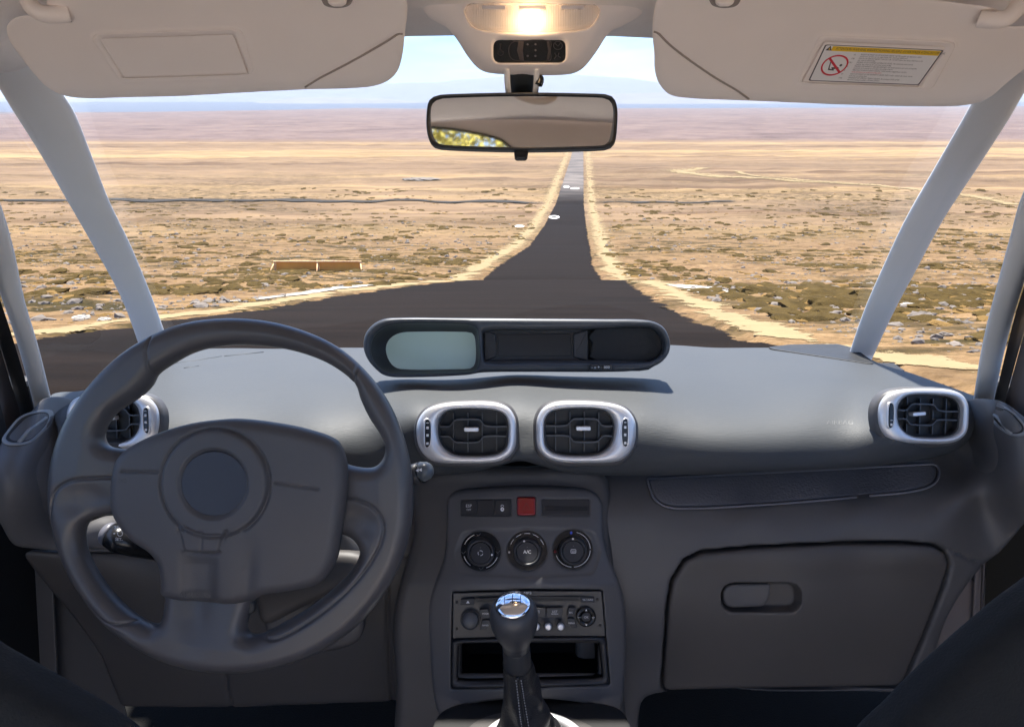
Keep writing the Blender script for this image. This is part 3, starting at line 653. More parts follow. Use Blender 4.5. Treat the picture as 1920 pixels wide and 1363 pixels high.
tp = thing('quarter_pillar', 'pale quarter window pillar at the right edge, between window and dark door seal', 'pillar', qloc(1850, 750, 1.02))
pillar('trim', [(1822, 1862, 775, 1.03), (1825, 1864, 750, 1.0), (1843, 1888, 640, .93), (1868, 1917, 540, .86), (1895, 1950, 440, .8), (1915, 1985, 370, .75), (1990, 2080, 200, .66)], '', parent_label=tp)
# glass
def patch(name, rows, m, parent=None, n=6, smooth=True):
    R_ = [cat_(np.array(r, float), closed=False, n=n) for r in rows]; R_ = np.stack(R_); nr, nc = R_.shape[:2]
    V = Q(R_[..., 0], R_[..., 1], R_[..., 2]).reshape(-1, 3); I = np.arange(nr * nc).reshape(nr, nc)
    return mesh(name, V, np.stack([I[:-1, :-1], I[:-1, 1:], I[1:, 1:], I[1:, :-1]], -1).reshape(-1, 4), m, parent, smooth)
ws = patch('windscreen', [[(-60, 60, .80), (400, -20, .9), (960, -40, .93), (1500, -20, .9), (1990, 60, .80)], [(150, 400, 1.13), (500, 395, 1.2), (960, 390, 1.23), (1400, 395, 1.2), (1745, 400, 1.13)], [(280, 700, 1.36), (600, 690, 1.42), (960, 685, 1.45), (1300, 690, 1.42), (1615, 700, 1.36)]], M_glass)
tag(ws, 'clear windscreen between the two front pillars', 'windscreen')
for sgn, lab in ((0, 'clear quarter window pane between the two left pillars'), (1, 'clear quarter window pane between the two right pillars')):
    L_ = [[(-130, 60, .76), (-60, 100, .80)], [(-20, 400, .8), (140, 400, 1.08)], [(90, 780, 1.05), (290, 700, 1.34)]] if sgn == 0 else [[(1940, 100, .80), (2030, 60, .76)], [(1725, 400, 1.08), (1950, 400, .8)], [(1610, 700, 1.34), (1840, 780, 1.05)]]
    tag(patch('quarter_window', L_, M_glass, n=4), lab, 'window')
# roof lining (header, side rails), a window opening behind on the left as the mirror shows
XR = np.linspace(-.82, .82, 15); rows = []
def roof_z(x, y): return 1.515 - .05 * (x / .62)**2 - .062 * np.clip((y - .62) / .27, 0, 1)**1.5 - .02 * np.clip(-y / 1.3, 0, 1)**2
yr_ = np.concatenate([[.90, .90, .885], np.linspace(.85, .55, 8), np.linspace(.5, ROOF_END, 10)]); V = []
for i, y in enumerate(yr_):
    yy = y - .07 * (XR / .72)**2 * (1 if y > 0 else 0); z = roof_z(XR, np.full(15, y)); z = z + (.02 if i == 0 else .004 if i == 1 else 0)
    V.append(np.stack([XR, yy, z], 1))
V = np.concatenate(V); k = len(yr_); I = np.arange(k * 15).reshape(k, 15)
rf = mesh('roof_lining', V, np.stack([I[:-1, :-1], I[:-1, 1:], I[1:, 1:], I[1:, :-1]], -1).reshape(-1, 4), M_cloth, loc=(0, 0, 1.45)); tag(rf, kind='structure')
md = rf.modifiers.new('s', 'SOLIDIFY'); md.thickness = .03; md.offset = 1
for sx in (-1, 1):
    tag(tube('roof_rail', [(sx * .70, .62, 1.435), (sx * .73, .3, 1.45), (sx * .74, 0, 1.45), (sx * .74, -.5, 1.44), (sx * .73, ROOF_END, 1.42)], .045, M_cloth, None, n=14), kind='structure')
# rear side frames seen only in the mirror
PL = lambda x, y, z: (x, y, z)
# doors: dark seals, frame and trim at the frame's edges
def band(name, rows, m, parent): return patch(name, rows, m, parent, n=6)
dl = thing('front_door', 'dark front door at the left edge with rubber seal and grey frame', 'door', qloc(20, 900, .9))
band('seal', [[(-150, 300, .70), (-40, 460, .76), (0, 562, .84), (38, 680, .9), (72, 800, .98)], [(-165, 300, .73), (-55, 460, .80), (-16, 600, .88), (10, 680, .93), (44, 800, 1.02)]], M_rubber, dl)
band('door_frame', [[(-180, 300, .74), (-60, 460, .80), (-18, 590, .87), (12, 690, .935), (46, 800, 1.0)], [(-240, 300, .70), (-110, 460, .76), (-50, 620, .84), (-8, 730, .90), (22, 840, .98)]], M_door, dl)
box('door_panel', (-.80, .1, .62), (.03, .95, .32), M_dark, dl, b=.01); box('door_panel', (-.80, .42, .97), (.025, .5, .05), M_rubber, dl, b=.01)
dr = thing('front_door', 'dark front door at the right edge with rubber seal and brownish frame', 'door', qloc(1900, 900, .9))
band('seal', [[(2040, 300, .70), (1965, 420, .76), (1912, 562, .84), (1886, 660, .9), (1856, 790, .98)], [(2060, 300, .74), (1985, 420, .80), (1938, 562, .88), (1904, 680, .93), (1872, 800, 1.02)]], M_rubber, dr)
band('door_frame', [[(2060, 300, .75), (1985, 430, .81), (1936, 570, .87), (1905, 680, .92), (1872, 800, 1.0)], [(2120, 300, .70), (2040, 460, .76), (1985, 600, .84), (1937, 720, .90), (1902, 840, .98)]], M_door, dr)
box('door_panel', (.80, .1, .62), (.03, .95, .32), M_dark, dr, b=.01); box('door_panel', (.80, .42, .97), (.025, .5, .05), M_rubber, dr, b=.01)
# sill and footwell trims seen at both lower corners
stl = thing('footwell_trim', 'narrow dark side trim strip beside the driver knee panel at lower left', 'trim', qloc(100, 1200, .95))
pad('trim_panel', cat_([(70, 1060), (120, 1090), (190, 1200), (236, 1330), (240, 1420), (112, 1420), (108, 1290), (100, 1160)], n=4), Plane(0, 1.02), 0, 3, 2, M_lowd, stl)
pad('trim_strip', rpoly([(66, 1048), (100, 1075), (110, 1290), (112, 1400), (78, 1400), (76, 1230)], 3), Plane(0, 1.0), 0, 4, 2, M_lowd, stl)
stt = thing('footwell_trim', 'pale brown side trim behind the right end of the dashboard', 'trim', qloc(1790, 1180, .98))
pad('trim_panel', rpoly([(1818, 1080), (1826, 1092), (1814, 1230), (1800, 1320), (1735, 1320), (1745, 1240), (1765, 1160)], 6), Plane(0, 1.0), 0, 3, 2, M_door, stt)
for x0_, w_ in ((1828, 12), (1843, 5)):
    pad('trim_strip', rpoly([(x0_, 1040), (x0_ + w_, 1030), (x0_ + w_ - 6, 1180), (x0_ + w_ - 14, 1260), (x0_ - 14, 1260), (x0_ - 6, 1180)], 2), Plane(0, .99), 0, 4, 2, M_door, stt)
# seats whose edges show dark in both lower corners
for lab, pts, D in (('black cloth edge of the driver seat in the lower left corner', [(-80, 1190), (0, 1229), (60, 1262), (130, 1302), (200, 1345), (262, 1400), (270, 1500), (-120, 1500), (-140, 1300)], .42),
                    ('black cloth edge of the passenger seat in the lower right corner', [(1610, 1400), (1680, 1322), (1750, 1252), (1830, 1180), (1920, 1108), (2040, 1040), (2120, 1200), (2100, 1520), (1620, 1500)], .48)):
    s_ = thing('front_seat', lab, 'seat', qloc(*pts[4], D))
    slab('cushion', cat_(pts, n=6), Plane(0, D), M_seat, s_, R=40, hT=60, cell=9)

# ------------------------------------------------------------------ dashboard
dash = thing('dashboard', 'wide grey moulded dashboard running below the windscreen with glove box at right', 'dashboard', qloc(960, 1000, .98))
CT = [(60, 745, 1.02), (120, 735, 1.03), (200, 716, 1.12), (280, 680, 1.25), (400, 655, 1.33), (600, 650, 1.35), (960, 648, 1.36), (1300, 650, 1.35), (1500, 655, 1.32), (1620, 668, 1.27), (1700, 695, 1.17), (1830, 742, 1.03),
      (100, 800, .93), (200, 770, .98), (330, 720, 1.10), (500, 710, 1.14), (800, 715, 1.09), (960, 712, 1.07), (1300, 710, 1.12), (1550, 720, 1.08), (1680, 735, 1.01), (1780, 762, .965),
      (400, 770, 1.00), (600, 765, 1.0), (790, 750, .985), (975, 745, .985), (1200, 760, .985), (1400, 765, 1.0), (1600, 765, .985),
      (120, 850, .93), (300, 830, .95), (500, 830, .948), (700, 825, .950), (795, 812, .940), (875, 805, .930), (985, 820, .930), (985, 862, .925), (1098, 805, .930), (1178, 812, .940), (1250, 820, .942), (1450, 825, .940), (1600, 820, .936), (1720, 790, .925), (1800, 800, .95),
      (400, 885, .95), (700, 880, .95), (870, 875, .935), (1100, 875, .935), (1300, 882, .944), (1500, 880, .944), (1700, 858, .93), (1780, 850, .96), (0, 740, 1.05), (0, 850, .95), (1900, 760, 1.0), (1900, 850, .98), (960, 940, 1.0)]
fT = tps(CT); PT = Plane(0, .96, fT)
topo = [(96, 742), (150, 733), (195, 721), (250, 697), (290, 668), (340, 657), (430, 653), (520, 654), (600, 652), (680, 652), (800, 651), (975, 650), (1200, 650), (1255, 647), (1340, 652), (1430, 652), (1540, 654), (1600, 659), (1650, 682), (1700, 697), (1760, 718), (1815, 738), (1836, 748),
        (1826, 790), (1815, 822), (1790, 843), (1745, 858), (1690, 867), (1600, 877), (1400, 886), (1230, 891), (1130, 891), (1060, 886), (1010, 872), (975, 864), (940, 872), (890, 884), (820, 890), (700, 893), (500, 895), (300, 890), (170, 880), (122, 850), (110, 800)]
VH = [rr(826, 770, 949, 850, 22), rr(1024, 769, 1147, 849, 22), rr(1674, 746, 1792, 818, 20), rr(150, 752, 262, 826, 20)]
slab('upper_pad', cat_(topo, n=5), PT, M_dash, dash, R=13, hT=19, cell=4.2, z0=lambda X, Y, s: -5 - 25.0 * np.max([sdpoly(v, X, Y) < 0 for v in VH], axis=0))
# lower body with the wing that sweeps up at the right end
CL = [(780, 900, 1.02), (1000, 880, 1.03), (1150, 885, 1.01), (1300, 870, 1.02), (1500, 865, 1.02), (1700, 840, 1.02), (1790, 800, 1.01), (1806, 760, 1.01),
      (1200, 922, .985), (1400, 924, .99), (1600, 914, .99), (1740, 892, .985), (1790, 880, .985), (1832, 850, .962), (1840, 800, .94), (1838, 765, .95),
      (1080, 960, .972), (1200, 960, .967), (1400, 964, .964), (1600, 952, .960), (1740, 936, .955), (1800, 925, .948), (1830, 905, .948), (1868, 870, .915), (1877, 810, .90), (1862, 758, .915),
      (1080, 1000, .968), (1200, 1000, .963), (1400, 1002, .958), (1600, 998, .953), (1800, 985, .948), (1822, 945, .952), (1900, 930, .905), (1935, 850, .89), (1930, 780, .90), (2000, 850, .92),
      (1080, 1120, .965), (1200, 1120, .96), (1500, 1120, .952), (1800, 1080, .95), (1900, 980, .925), (1080, 1290, .99), (1200, 1290, 1.0), (1500, 1290, .985), (1720, 1280, .985), (1700, 1400, 1.0), (1200, 1400, 1.01)]
fL = tps(CL); PLW = Plane(0, .94, fL)
low = [(1090, 872), (1200, 868), (1400, 862), (1600, 850), (1720, 830), (1790, 795), (1812, 755), (1835, 748), (1872, 752), (1905, 775), (1950, 812), (1975, 870), (1950, 930), (1912, 978), (1868, 1030), (1836, 1056), (1800, 1100), (1770, 1150), (1752, 1200), (1744, 1250), (1720, 1287), (1600, 1290), (1400, 1291), (1245, 1292), (1205, 1305), (1195, 1345), (1190, 1420), (1080, 1420), (1080, 1200), (1080, 1000)]
GB = rpoly([(1238, 1288), (1244, 1207), (1249, 1130), (1257, 1083), (1280, 1045), (1311, 1031), (1411, 1022), (1565, 1015), (1681, 1014), (1739, 1018), (1760, 1030), (1767, 1053), (1758, 1091), (1720, 1188), (1687, 1266), (1675, 1279), (1565, 1281), (1411, 1284)], 14)
SH = cat_([(1211, 893), (1213, 912), (1223, 933), (1248, 948), (1300, 950), (1400, 945), (1500, 938), (1620, 927), (1700, 919), (1738, 906), (1750, 886), (1744, 868), (1700, 863), (1600, 868), (1400, 880), (1290, 886)], n=5)
seamR = np.array([(1752, 1020), (1790, 1034), (1838, 1056)], float)
def lowmod(X, Y, sd):
    d = sdpoly(GB, X, Y); r = -26 * np.clip((4.5 - d) / 3, 0, 1)
    d2 = sdpoly(SH, X, Y); r = r - 6 * np.clip((2 - d2) / 4, 0, 1)
    return r - 5 * np.exp(-(dline(seamR, X, Y) / 2.2)**2)
slab('lower_body', cat_(low, n=5), PLW, M_low, dash, R=12, hT=20, cell=4, mod=lowmod)
slab('shelf_mat', offs(SH, 4), PLW, M_mat, dash, R=4, hT=5, cell=3, z0=lambda X, Y, s: X * 0 + 14.5)
P_ = offs(SH, 1.5); P_ = P_[(P_[:, 1] > 892) | (P_[:, 0] > 1735)]; i_ = int(np.argmax(np.linalg.norm(np.diff(P_, axis=0), axis=1))); P_ = np.roll(P_, -(i_ + 1), 0)
tube('shelf_piping', PLW(P_[:, 0], P_[:, 1], 21.5), .0016, mat('piping_rubber', (.16, .16, .18), rough=.35, bump=.8, bscale=700, bdist=.001), dash, n=8)
HR = rr(1348, 1088, 1494, 1140, 25, n=8)
def gbmod(X, Y, sd):
    d = sdpoly(HR, X, Y); return -24 * np.clip((1.5 - d) / 5, 0, 1) - 2.2 * np.clip((Y - 1075) / 12, 0, 1) * 0
gd = slab('glovebox_door', offs(GB, 1.5), PLW, mat('glovebox_plastic', (.075, .068, .065), rough=.5, var=.12, vscale=9, bump=.3, bscale=800, bdist=.0003), dash, R=7, hT=18, cell=3, z0=lambda X, Y, s: X * 0 + 2 + 4 * np.exp(-((Y - 1040) / 26)**2), mod=gbmod)
slab('handle', rpoly([(1351, 1091), (1438, 1089), (1440, 1100), (1436, 1120), (1424, 1132), (1351, 1135)], [22, 5, 10, 14, 8, 22]), PLW, M_low, gd, R=5, hT=8, cell=2.2, z0=lambda X, Y, s: X * 0 + 9)
lettering('AIRBAG', 1568, 791, 8, PT, 14.5, mat('dash_emboss', (.07, .075, .08), rough=.5), dash, sx=1.3)
# driver side: wing, knee panel
CK = [(0, 870, .86), (40, 800, .90), (80, 770, .925), (112, 757, .96), (20, 950, .86), (80, 850, .895), (105, 835, .925), (135, 850, .975), (90, 920, .90), (150, 950, .99), (220, 900, 1.03), (60, 1010, .90), (120, 1030, .93), (200, 1022, .95), (400, 1022, .96), (700, 1000, .98),
      (120, 1120, .97), (400, 1150, .97), (700, 1150, .98), (230, 1310, 1.02), (450, 1320, 1.02), (740, 1310, 1.02), (830, 950, 1.0), (830, 1300, 1.0), (400, 900, 1.05), (700, 900, 1.03), (-40, 860, .9)]
fK = tps(CK, smooth=False); PK = Plane(0, .95, fK)
wing = [(66, 768), (84, 748), (110, 744), (135, 752), (150, 790), (400, 870), (760, 880), (860, 900), (860, 1030), (420, 1031), (43, 1024), (0, 968), (-40, 925), (-42, 880), (0, 846), (16, 815)]
seamL = np.array([(36, 1024), (200, 1026), (900, 1030)], float)
slab('left_wing', cat_(wing, n=6), PK, M_low, dash, R=12, hT=16, cell=4)
knee = [(44, 1030), (110, 1034), (430, 1037), (850, 1036), (850, 1290), (760, 1305), (737, 1311), (600, 1316), (440, 1322), (340, 1322), (232, 1320), (214, 1277), (193, 1224), (172, 1194), (138, 1148), (80, 1080)]
sk = [np.array([(425, 1255), (430, 1290), (441, 1330)], float), np.array([(727, 1080), (731, 1200), (737, 1330)], float)]
slab('knee_panel', rpoly(knee, 10), PK, M_lowd, dash, R=6, hT=12, cell=4, mod=lambda X, Y, sd: -7 * np.exp(-(dline(sk[0], X, Y) / 2.5)**2) - 7 * np.exp(-(dline(sk[1], X, Y) / 2.5)**2))
slab('knee_filler', rpoly([(60, 990), (860, 1000), (860, 1060), (80, 1060)], 4), Plane(0, .97, lambda x, y: fK(x, y) + .03), M_dark, dash, R=4, hT=8, cell=6)
# small tray in the right far corner, thin beads standing in for glints of the screen vents at left
tr = slab('corner_tray', rpoly([(1428, 652), (1480, 646), (1570, 645), (1600, 652), (1648, 686), (1600, 678), (1520, 666)], 6), Plane(0, 1.2, lambda x, y: fT(x, y) - .012), M_dark, dash, R=3, hT=6, cell=2.2, mod=lambda X, Y, s: -6 * np.clip((-s - 3) / 3, 0, 1))
for P_ in ([(330, 682), (370, 676), (420, 668)], [(425, 668), (460, 664), (498, 660)], [(350, 690), (378, 686)]):
    tube('screen_vent_glint', PT(*np.array(P_, float).T, 14.2), .0018, M_dash, dash, n=8, flat=.4)
# window slot vents in both wings
M_slotrim = mat('slot_rim', (.2, .21, .22), rough=.35)
def slot(outl, c, pl_, lab, fin, dz=0):
    pl = lambda x, y, z: pl_(x, y, np.asarray(z) + dz)
    t_ = thing('demister_vent', lab, 'air vent', tuple(pl(c[0], c[1], 16)), 'narrow side window demister vents')
    O = angmatch(outl, c, 80); I_ = np.array(c) + (O - c) * .84
    ringpad('rim', O, I_, pl, [(0, 12), (.0, 17.5), (.2, 19), (.8, 19), (1, 17), (1, 12)], M_slotrim, t_)
    ringpad('bowl', I_, np.array(c) + (O - c) * .02, pl, [(0, 17), (.18, 11.8), (1, 11.6)], M_dark, t_)
    f = np.array(fin, float); tube('fin', pl(f[:, 0], f[:, 1], 14.5), .0026, M_slotrim, t_, n=8)
slot(cat_([(18, 822), (28, 806), (51, 780), (79, 769), (105, 767), (112, 774), (105, 794), (87, 814), (67, 829), (36, 833), (22, 829)], n=6), (66, 799), Plane(0, .9, fK), 'side window vent slot on the left wing of the dashboard', [(48, 828), (66, 806), (98, 782)], 3)
slot(cat_([(1815, 755), (1826, 751), (1852, 754), (1879, 767), (1901, 789), (1910, 804), (1905, 813), (1887, 816), (1872, 811), (1857, 798), (1841, 780), (1819, 762)], n=6), (1866, 785), Plane(0, .9, fL), 'side window vent slot on the right wing of the dashboard', [(1830, 762), (1856, 780), (1882, 812)], 6)

# ------------------------------------------------------------------ air vents
def vent(cx, cy, mir, sc_, rot, pl, lab, marks='four', knob=(0, 0, 0)):
    T = thing('air_vent', lab, 'air vent', tuple(pl(cx, cy, 20)), 'rounded air vents with satin silver surrounds')
    c_, s_ = math.cos(rot), math.sin(rot)
    def tf(P):
        P = np.asarray(P, float) - (875, 810); P = P * (mir, 1) * sc_; return np.stack([cx + P[:, 0] * c_ - P[:, 1] * s_, cy + P[:, 0] * s_ + P[:, 1] * c_], 1)
    O = cat_([(782, 810), (785, 787), (800, 767), (827, 757), (873, 753), (927, 754), (953, 763), (966, 783), (968, 810), (965, 840), (950, 857), (927, 865), (877, 867), (820, 865), (800, 855), (787, 837)], n=6)
    I_ = cat_([(822, 807), (826, 783), (843, 769), (893, 766), (937, 771), (951, 786), (953, 813), (949, 838), (928, 851), (877, 854), (847, 849), (828, 832)], n=6)
    c0 = (886, 810); O = angmatch(O, c0, 96); I_ = angmatch(I_, c0, 96); Oo = np.array(c0) + (O - c0) * (1.06, 1.10) + (0, 3)
    ringpad('collar', tf(Oo), tf(O), pl, [(0, -14), (.1, 2), (.55, 9), (1, 10)], M_low, T)
    fr = ringpad('surround', tf(O), tf(I_), pl, [(0, 4), (0, 10), (.06, 14), (.2, 17), (.55, 19.5), (.8, 18.5), (.92, 15), (1, 8), (1, -8)], M_satin, T)
    I2 = np.array((886, 810)) + (I_ - (886, 810)) * .955
    ringpad('inner_ring', tf(I_), tf(I2), pl, [(0, 6), (.3, 9), (.8, 9), (1, 4), (1, -14)], M_btn, T)
    slab_c = pad('duct', tf(np.array((886, 810)) + (I_ - (886, 810)) * .99), pl, -46, -9, 1, M_dark, T)
    for P in ([(824, 799), (843, 799), (853, 788), (860, 786), (895, 786), (901, 788), (911, 798), (950, 799)], [(826, 818), (843, 818), (852, 827), (860, 829), (892, 829), (899, 827), (908, 818), (949, 817)]):
        p = tf(cat_(P, closed=False, n=4)); A = pl(p[:, 0], p[:, 1], 7); Bk = pl(p[:, 0], p[:, 1], -8); n = len(p); e = Uv * .0011 * sc_
        V = np.concatenate([A + e, A - e, Bk - e * .6, Bk + e * .6]); Fc = [(a * n + i, a * n + i + 1, ((a + 1) % 4) * n + i + 1, ((a + 1) % 4) * n + i) for a in range(4) for i in range(n - 1)]
        mesh('slat', V, Fc, M_slat, T, smooth=False, wn=False)
    for x in (850, 877, 904, 931):
        p = tf([(x, 774), (x, 848)]); A = pl(p[:, 0], p[:, 1], -1); Bk = pl(p[:, 0], p[:, 1], -9); e = Rv * .0007
        V = np.concatenate([A + e, A - e, Bk - e, Bk + e]); mesh('fin', V, [(0, 1, 3, 2), (2, 3, 5, 4), (6, 7, 1, 0), (0, 2, 4, 6), (1, 7, 5, 3)], M_slat, T, smooth=False)
    kx, ky, kr = knob
    kb = tf(rr(866 + kx, 803 + ky, 893 + kx, 811 + ky, 2.5)); kc = kb.mean(0); kb = kc + (kb - kc) @ np.array([[math.cos(kr), math.sin(kr)], [-math.sin(kr), math.cos(kr)]])
    pad('knob', kb, pl, 0, 15, 1.5, M_satin, T)
    sl = cat_([(800, 787), (803, 785), (807, 787), (809, 798), (809, 822), (807, 833), (803, 836), (800, 833)], n=4)
    wl = pad('thumbwheel', tf(sl), pl, 14, 21.0, 1.2, M_black, T)
    ringpad('wheel_rim', tf(angmatch(np.array((804.5, 810)) + (sl - (804.5, 810)) * (1.8, 1.1), (804.5, 810), 40)), tf(angmatch(sl, (804.5, 810), 40)), pl, [(0, 17.5), (.4, 21.5), (1, 19)], M_satin, T)
    for j, yy in enumerate((791, 800, 814, 829) if marks == 'four' else (820, 829)):
        h = .8 if (j == 0) else 2.4
        pad('mark', tf(rr(802, yy - h, 806.4, yy + h, .4, 2)), pl, 20.8, 21.6, .2, M_print, wl, wn=False)
    return T
VP = lambda D: Plane(0, D)
vent(875, 810, 1, 1.0, 0, VP(.912), 'silver framed air vent below the instrument pod, nearest the steering wheel', knob=(5, -3, 0))
vent(1098, 809, -1, 1.0, 0, VP(.912), 'silver framed air vent right of centre, below the instrument pod, thumbwheel on its right', knob=(1, -4, 0))
vent(1724, 779, 1, .90, .03, VP(.915), 'silver framed air vent at the right end of the dashboard', marks='two', knob=(-14, -1, -.12))
vent(219, 789, -1, .92, -.04, VP(.94), 'silver framed air vent partly hidden behind the left of the steering wheel rim', knob=(4, -2, -.2))

# ------------------------------------------------------------------ instrument pod
pod = thing('instrument_pod', 'long dark rounded instrument pod on top of the dashboard with pale green display', 'instrument pod', qloc(968, 700, 1.08))
PO = cat_([(687, 643), (693, 623), (712, 605), (737, 598), (860, 598), (993, 599), (1130, 600), (1208, 602), (1236, 613), (1250, 637), (1249, 662), (1230, 683), (1193, 694), (1143, 697), (1000, 697), (907, 698), (873, 703), (760, 707), (725, 703), (702, 684), (690, 664)], n=6)
EYE_ = cat_([(700, 655), (706, 632), (728, 614), (760, 609), (870, 610), (893, 616), (898, 632), (899, 680), (890, 695), (862, 698), (750, 700), (724, 695), (706, 678)], n=6)
DSP = cat_([(722, 657), (727, 638), (743, 626), (765, 622), (870, 622), (886, 625), (891, 640), (891, 678), (884, 690), (866, 692), (750, 692), (732, 682)], n=6)
OPN = cat_([(908, 622), (1000, 620), (1100, 618), (1205, 614), (1226, 620), (1239, 638), (1240, 658), (1228, 672), (1205, 679), (1100, 679), (1000, 679), (912, 679), (907, 665), (906, 640)], n=6)
pp = Plane(0, 1.06)
def podmod(X, Y, s): return -4 * np.clip((Y - 620) / 40, 0, 1) * np.clip((X - 895) / 12, 0, 1)
slab('housing', PO, pp, mat('pod_plastic', (.05, .055, .065), rough=.4, var=.1, bump=.25, bscale=900, bdist=.0003), pod, R=9, hT=34, holes=[EYE_, OPN], cell=2.6, mod=podmod)
E1 = angmatch(EYE_, (800, 655), 90); E2 = angmatch(DSP, (800, 655), 90)
ringpad('bezel', E1 + (E1 - (800, 655)) * .02, E2, pp, [(0, 30), (0, 24), (.5, 4), (1, -8)], M_btn, pod)
pad('display', E2 + (E2 - (800, 655)) * .01, pp, -14, -9, .5, M_lcd, pod)
pad('backing', rr(700, 606, 1243, 696, 40), pp, -40, -24, 1, M_dark, pod, back=True)
pad('recess_panel', rr(905, 616, 1103, 684, 4), pp, -26, -14, 1, M_screen, pod)
pad('screen', rpoly([(933, 627), (1070, 626), (1072, 667), (934, 668)], 2), pp, -15, -10, .8, M_black, pod)
pad('side_cheek', rpoly([(908, 620), (929, 626), (930, 669), (908, 678)], 2), pp, -15, -4, 2, M_btn, pod)
pad('side_cheek', rpoly([(1076, 626), (1103, 618), (1103, 679), (1076, 669)], 2), pp, -15, -4, 2, M_btn, pod)
pad('speaker_panel', offs(angmatch(np.array([p for p in OPN if p[0] > 1100] + [(1105, 617), (1105, 681)]), (1170, 648), 60), -1), pp, -20, 0, 3, mat('pod_cloth', (.025, .025, .027), rough=.8, bump=.5, bscale=900, bdist=.0008), pod)
pad('ledge', rpoly([(906, 676), (1104, 675), (1215, 677), (1200, 692), (906, 692)], 4), pp, -20, 18, 5, M_btn, pod)
bb = pad('button_cluster', rr(1100, 682, 1145, 695, 6), pp, 28, 37, 2, M_btn, pod)
pad('button', rr(1102, 684, 1122, 693, 4), pp, 36, 39, 1, M_black, bb); pad('button', rr(1124, 684, 1142, 693, 4), pp, 36, 39, 1, M_black, bb)
lettering('- ☼ +'.replace('☼', 'o'), 1112, 688.5, 5.5, pp, 39.4, M_print, bb, name='symbol'); lettering('000', 1132.5, 688.5, 5.2, pp, 39.4, M_print, bb, sx=1.0, name='symbol')
# ------------------------------------------------------------------ steering wheel
wp = Plane(0, .73)
sw = thing('steering_wheel', 'dark grey steering wheel with wide airbag hub on the left side of the cabin', 'steering wheel', tuple(wp(437, 928, 0)))
WO = cat_([(434, 597), (540, 611), (640, 655), (715, 732), (759, 825), (775, 928), (762, 1025), (722, 1110), (655, 1185), (560, 1238), (440, 1259), (330, 1244), (232, 1195), (160, 1120), (112, 1025), (95, 925), (110, 828), (158, 738), (235, 660), (330, 611)], n=8)
H_UP = cat_([(295, 703), (284, 722), (267, 740), (243, 757), (216, 776), (199, 800), (193, 820), (200, 836), (222, 842), (245, 842), (300, 828), (400, 818), (480, 818), (560, 830), (640, 868), (668, 876), (700, 876), (717, 862), (723, 840), (714, 815), (693, 782), (677, 748), (668, 722), (640, 696), (598, 673), (538, 655), (461, 647), (406, 651), (363, 662), (325, 682)], n=5)
H_L = cat_([(224, 968), (196, 967), (172, 973), (160, 990), (158, 1012), (164, 1040), (182, 1074), (206, 1109), (238, 1141), (272, 1164), (292, 1170), (304, 1162), (308, 1140), (308, 1112), (300, 1060), (262, 1020), (240, 985)], n=5)
H_R = cat_([(632, 1004), (652, 1007), (668, 1018), (675, 1034), (665, 1060), (633, 1096), (586, 1135), (542, 1162), (495, 1186), (472, 1190), (462, 1182), (463, 1165), (475, 1125), (500, 1080), (560, 1060), (610, 1030)], n=5)
seamA = np.array([(292, 634), (287, 660), (290, 690), (300, 706)], float); seamB = np.array([(682, 668), (672, 695), (664, 722), (668, 742)], float)
insL = cat_([(230, 892), (190, 893), (150, 897), (122, 915), (110, 950), (108, 1000), (118, 1045), (140, 1085), (172, 1124), (200, 1152), (225, 1161), (262, 1160)], closed=False, n=5)
insR = cat_([(650, 930), (676, 934), (706, 948), (722, 972), (722, 1000), (708, 1035), (680, 1075), (636, 1120), (590, 1155), (540, 1184), (512, 1191), (500, 1186)], closed=False, n=5)
def wz(X, Y, s):
    d = np.hypot(X - 435, Y - 928); z = -26 * np.clip(1 - (d - 110) / 170, 0, 1)
    return z
def wmod(X, Y, s):
    r = np.zeros_like(X)
    for P in (seamA, seamB): r -= 3.2 * np.exp(-(dline(P, X, Y) / 2.6)**2) * 1.5
    for P, sx in ((insL, 1), (insR, -1)):
        r -= 3.2 * np.exp(-(dline(P, X, Y) / 2.6)**2) * 1.5
    # recessed lower halves of both side spokes
    for x0, y0 in ((170, 935), (672, 975)): r -= 9 * np.exp(-(((X - x0) / 42)**2 + ((Y - y0) / 30)**2)**1.5)
    # channels of the bottom spoke
    ch = np.exp(-((X - (372 + (Y - 1150) * .06)) / 30)**2) * np.clip((1225 - Y) / 70, 0, 1) * np.clip((Y - 1060) / 20, 0, 1)
    r -= 8 * ch
    return r
rim = slab('rim', WO, wp, M_wheel, sw, R=27, hT=28, holes=[H_UP, H_L, H_R], cell=2.3, z0=wz, mod=wmod)
CV = cat_([(427, 785), (363, 793), (299, 812), (250, 836), (226, 858), (215, 900), (214, 944), (224, 974), (256, 1012), (288, 1033), (303, 1055), (307, 1085), (308, 1112), (345, 1123), (392, 1129), (440, 1129), (476, 1124), (497, 1112), (554, 1104), (602, 1090), (630, 1052), (640, 1006), (649, 939), (652, 890), (648, 858), (632, 826), (577, 804), (513, 791), (461, 785)], n=5)
ring_c = (418, 900)
yl = cat_([(352, 985), (358, 1000), (364, 1022), (392, 1030), (424, 1027), (432, 1005), (442, 985)], closed=False, n=5)
def cz(X, Y, s): return 12 - 10 * ((X - 430) / 215)**2 - 8 * ((Y - 930) / 170)**2 + 10 * np.clip((Y - 1040) / 80, 0, 1) * 0
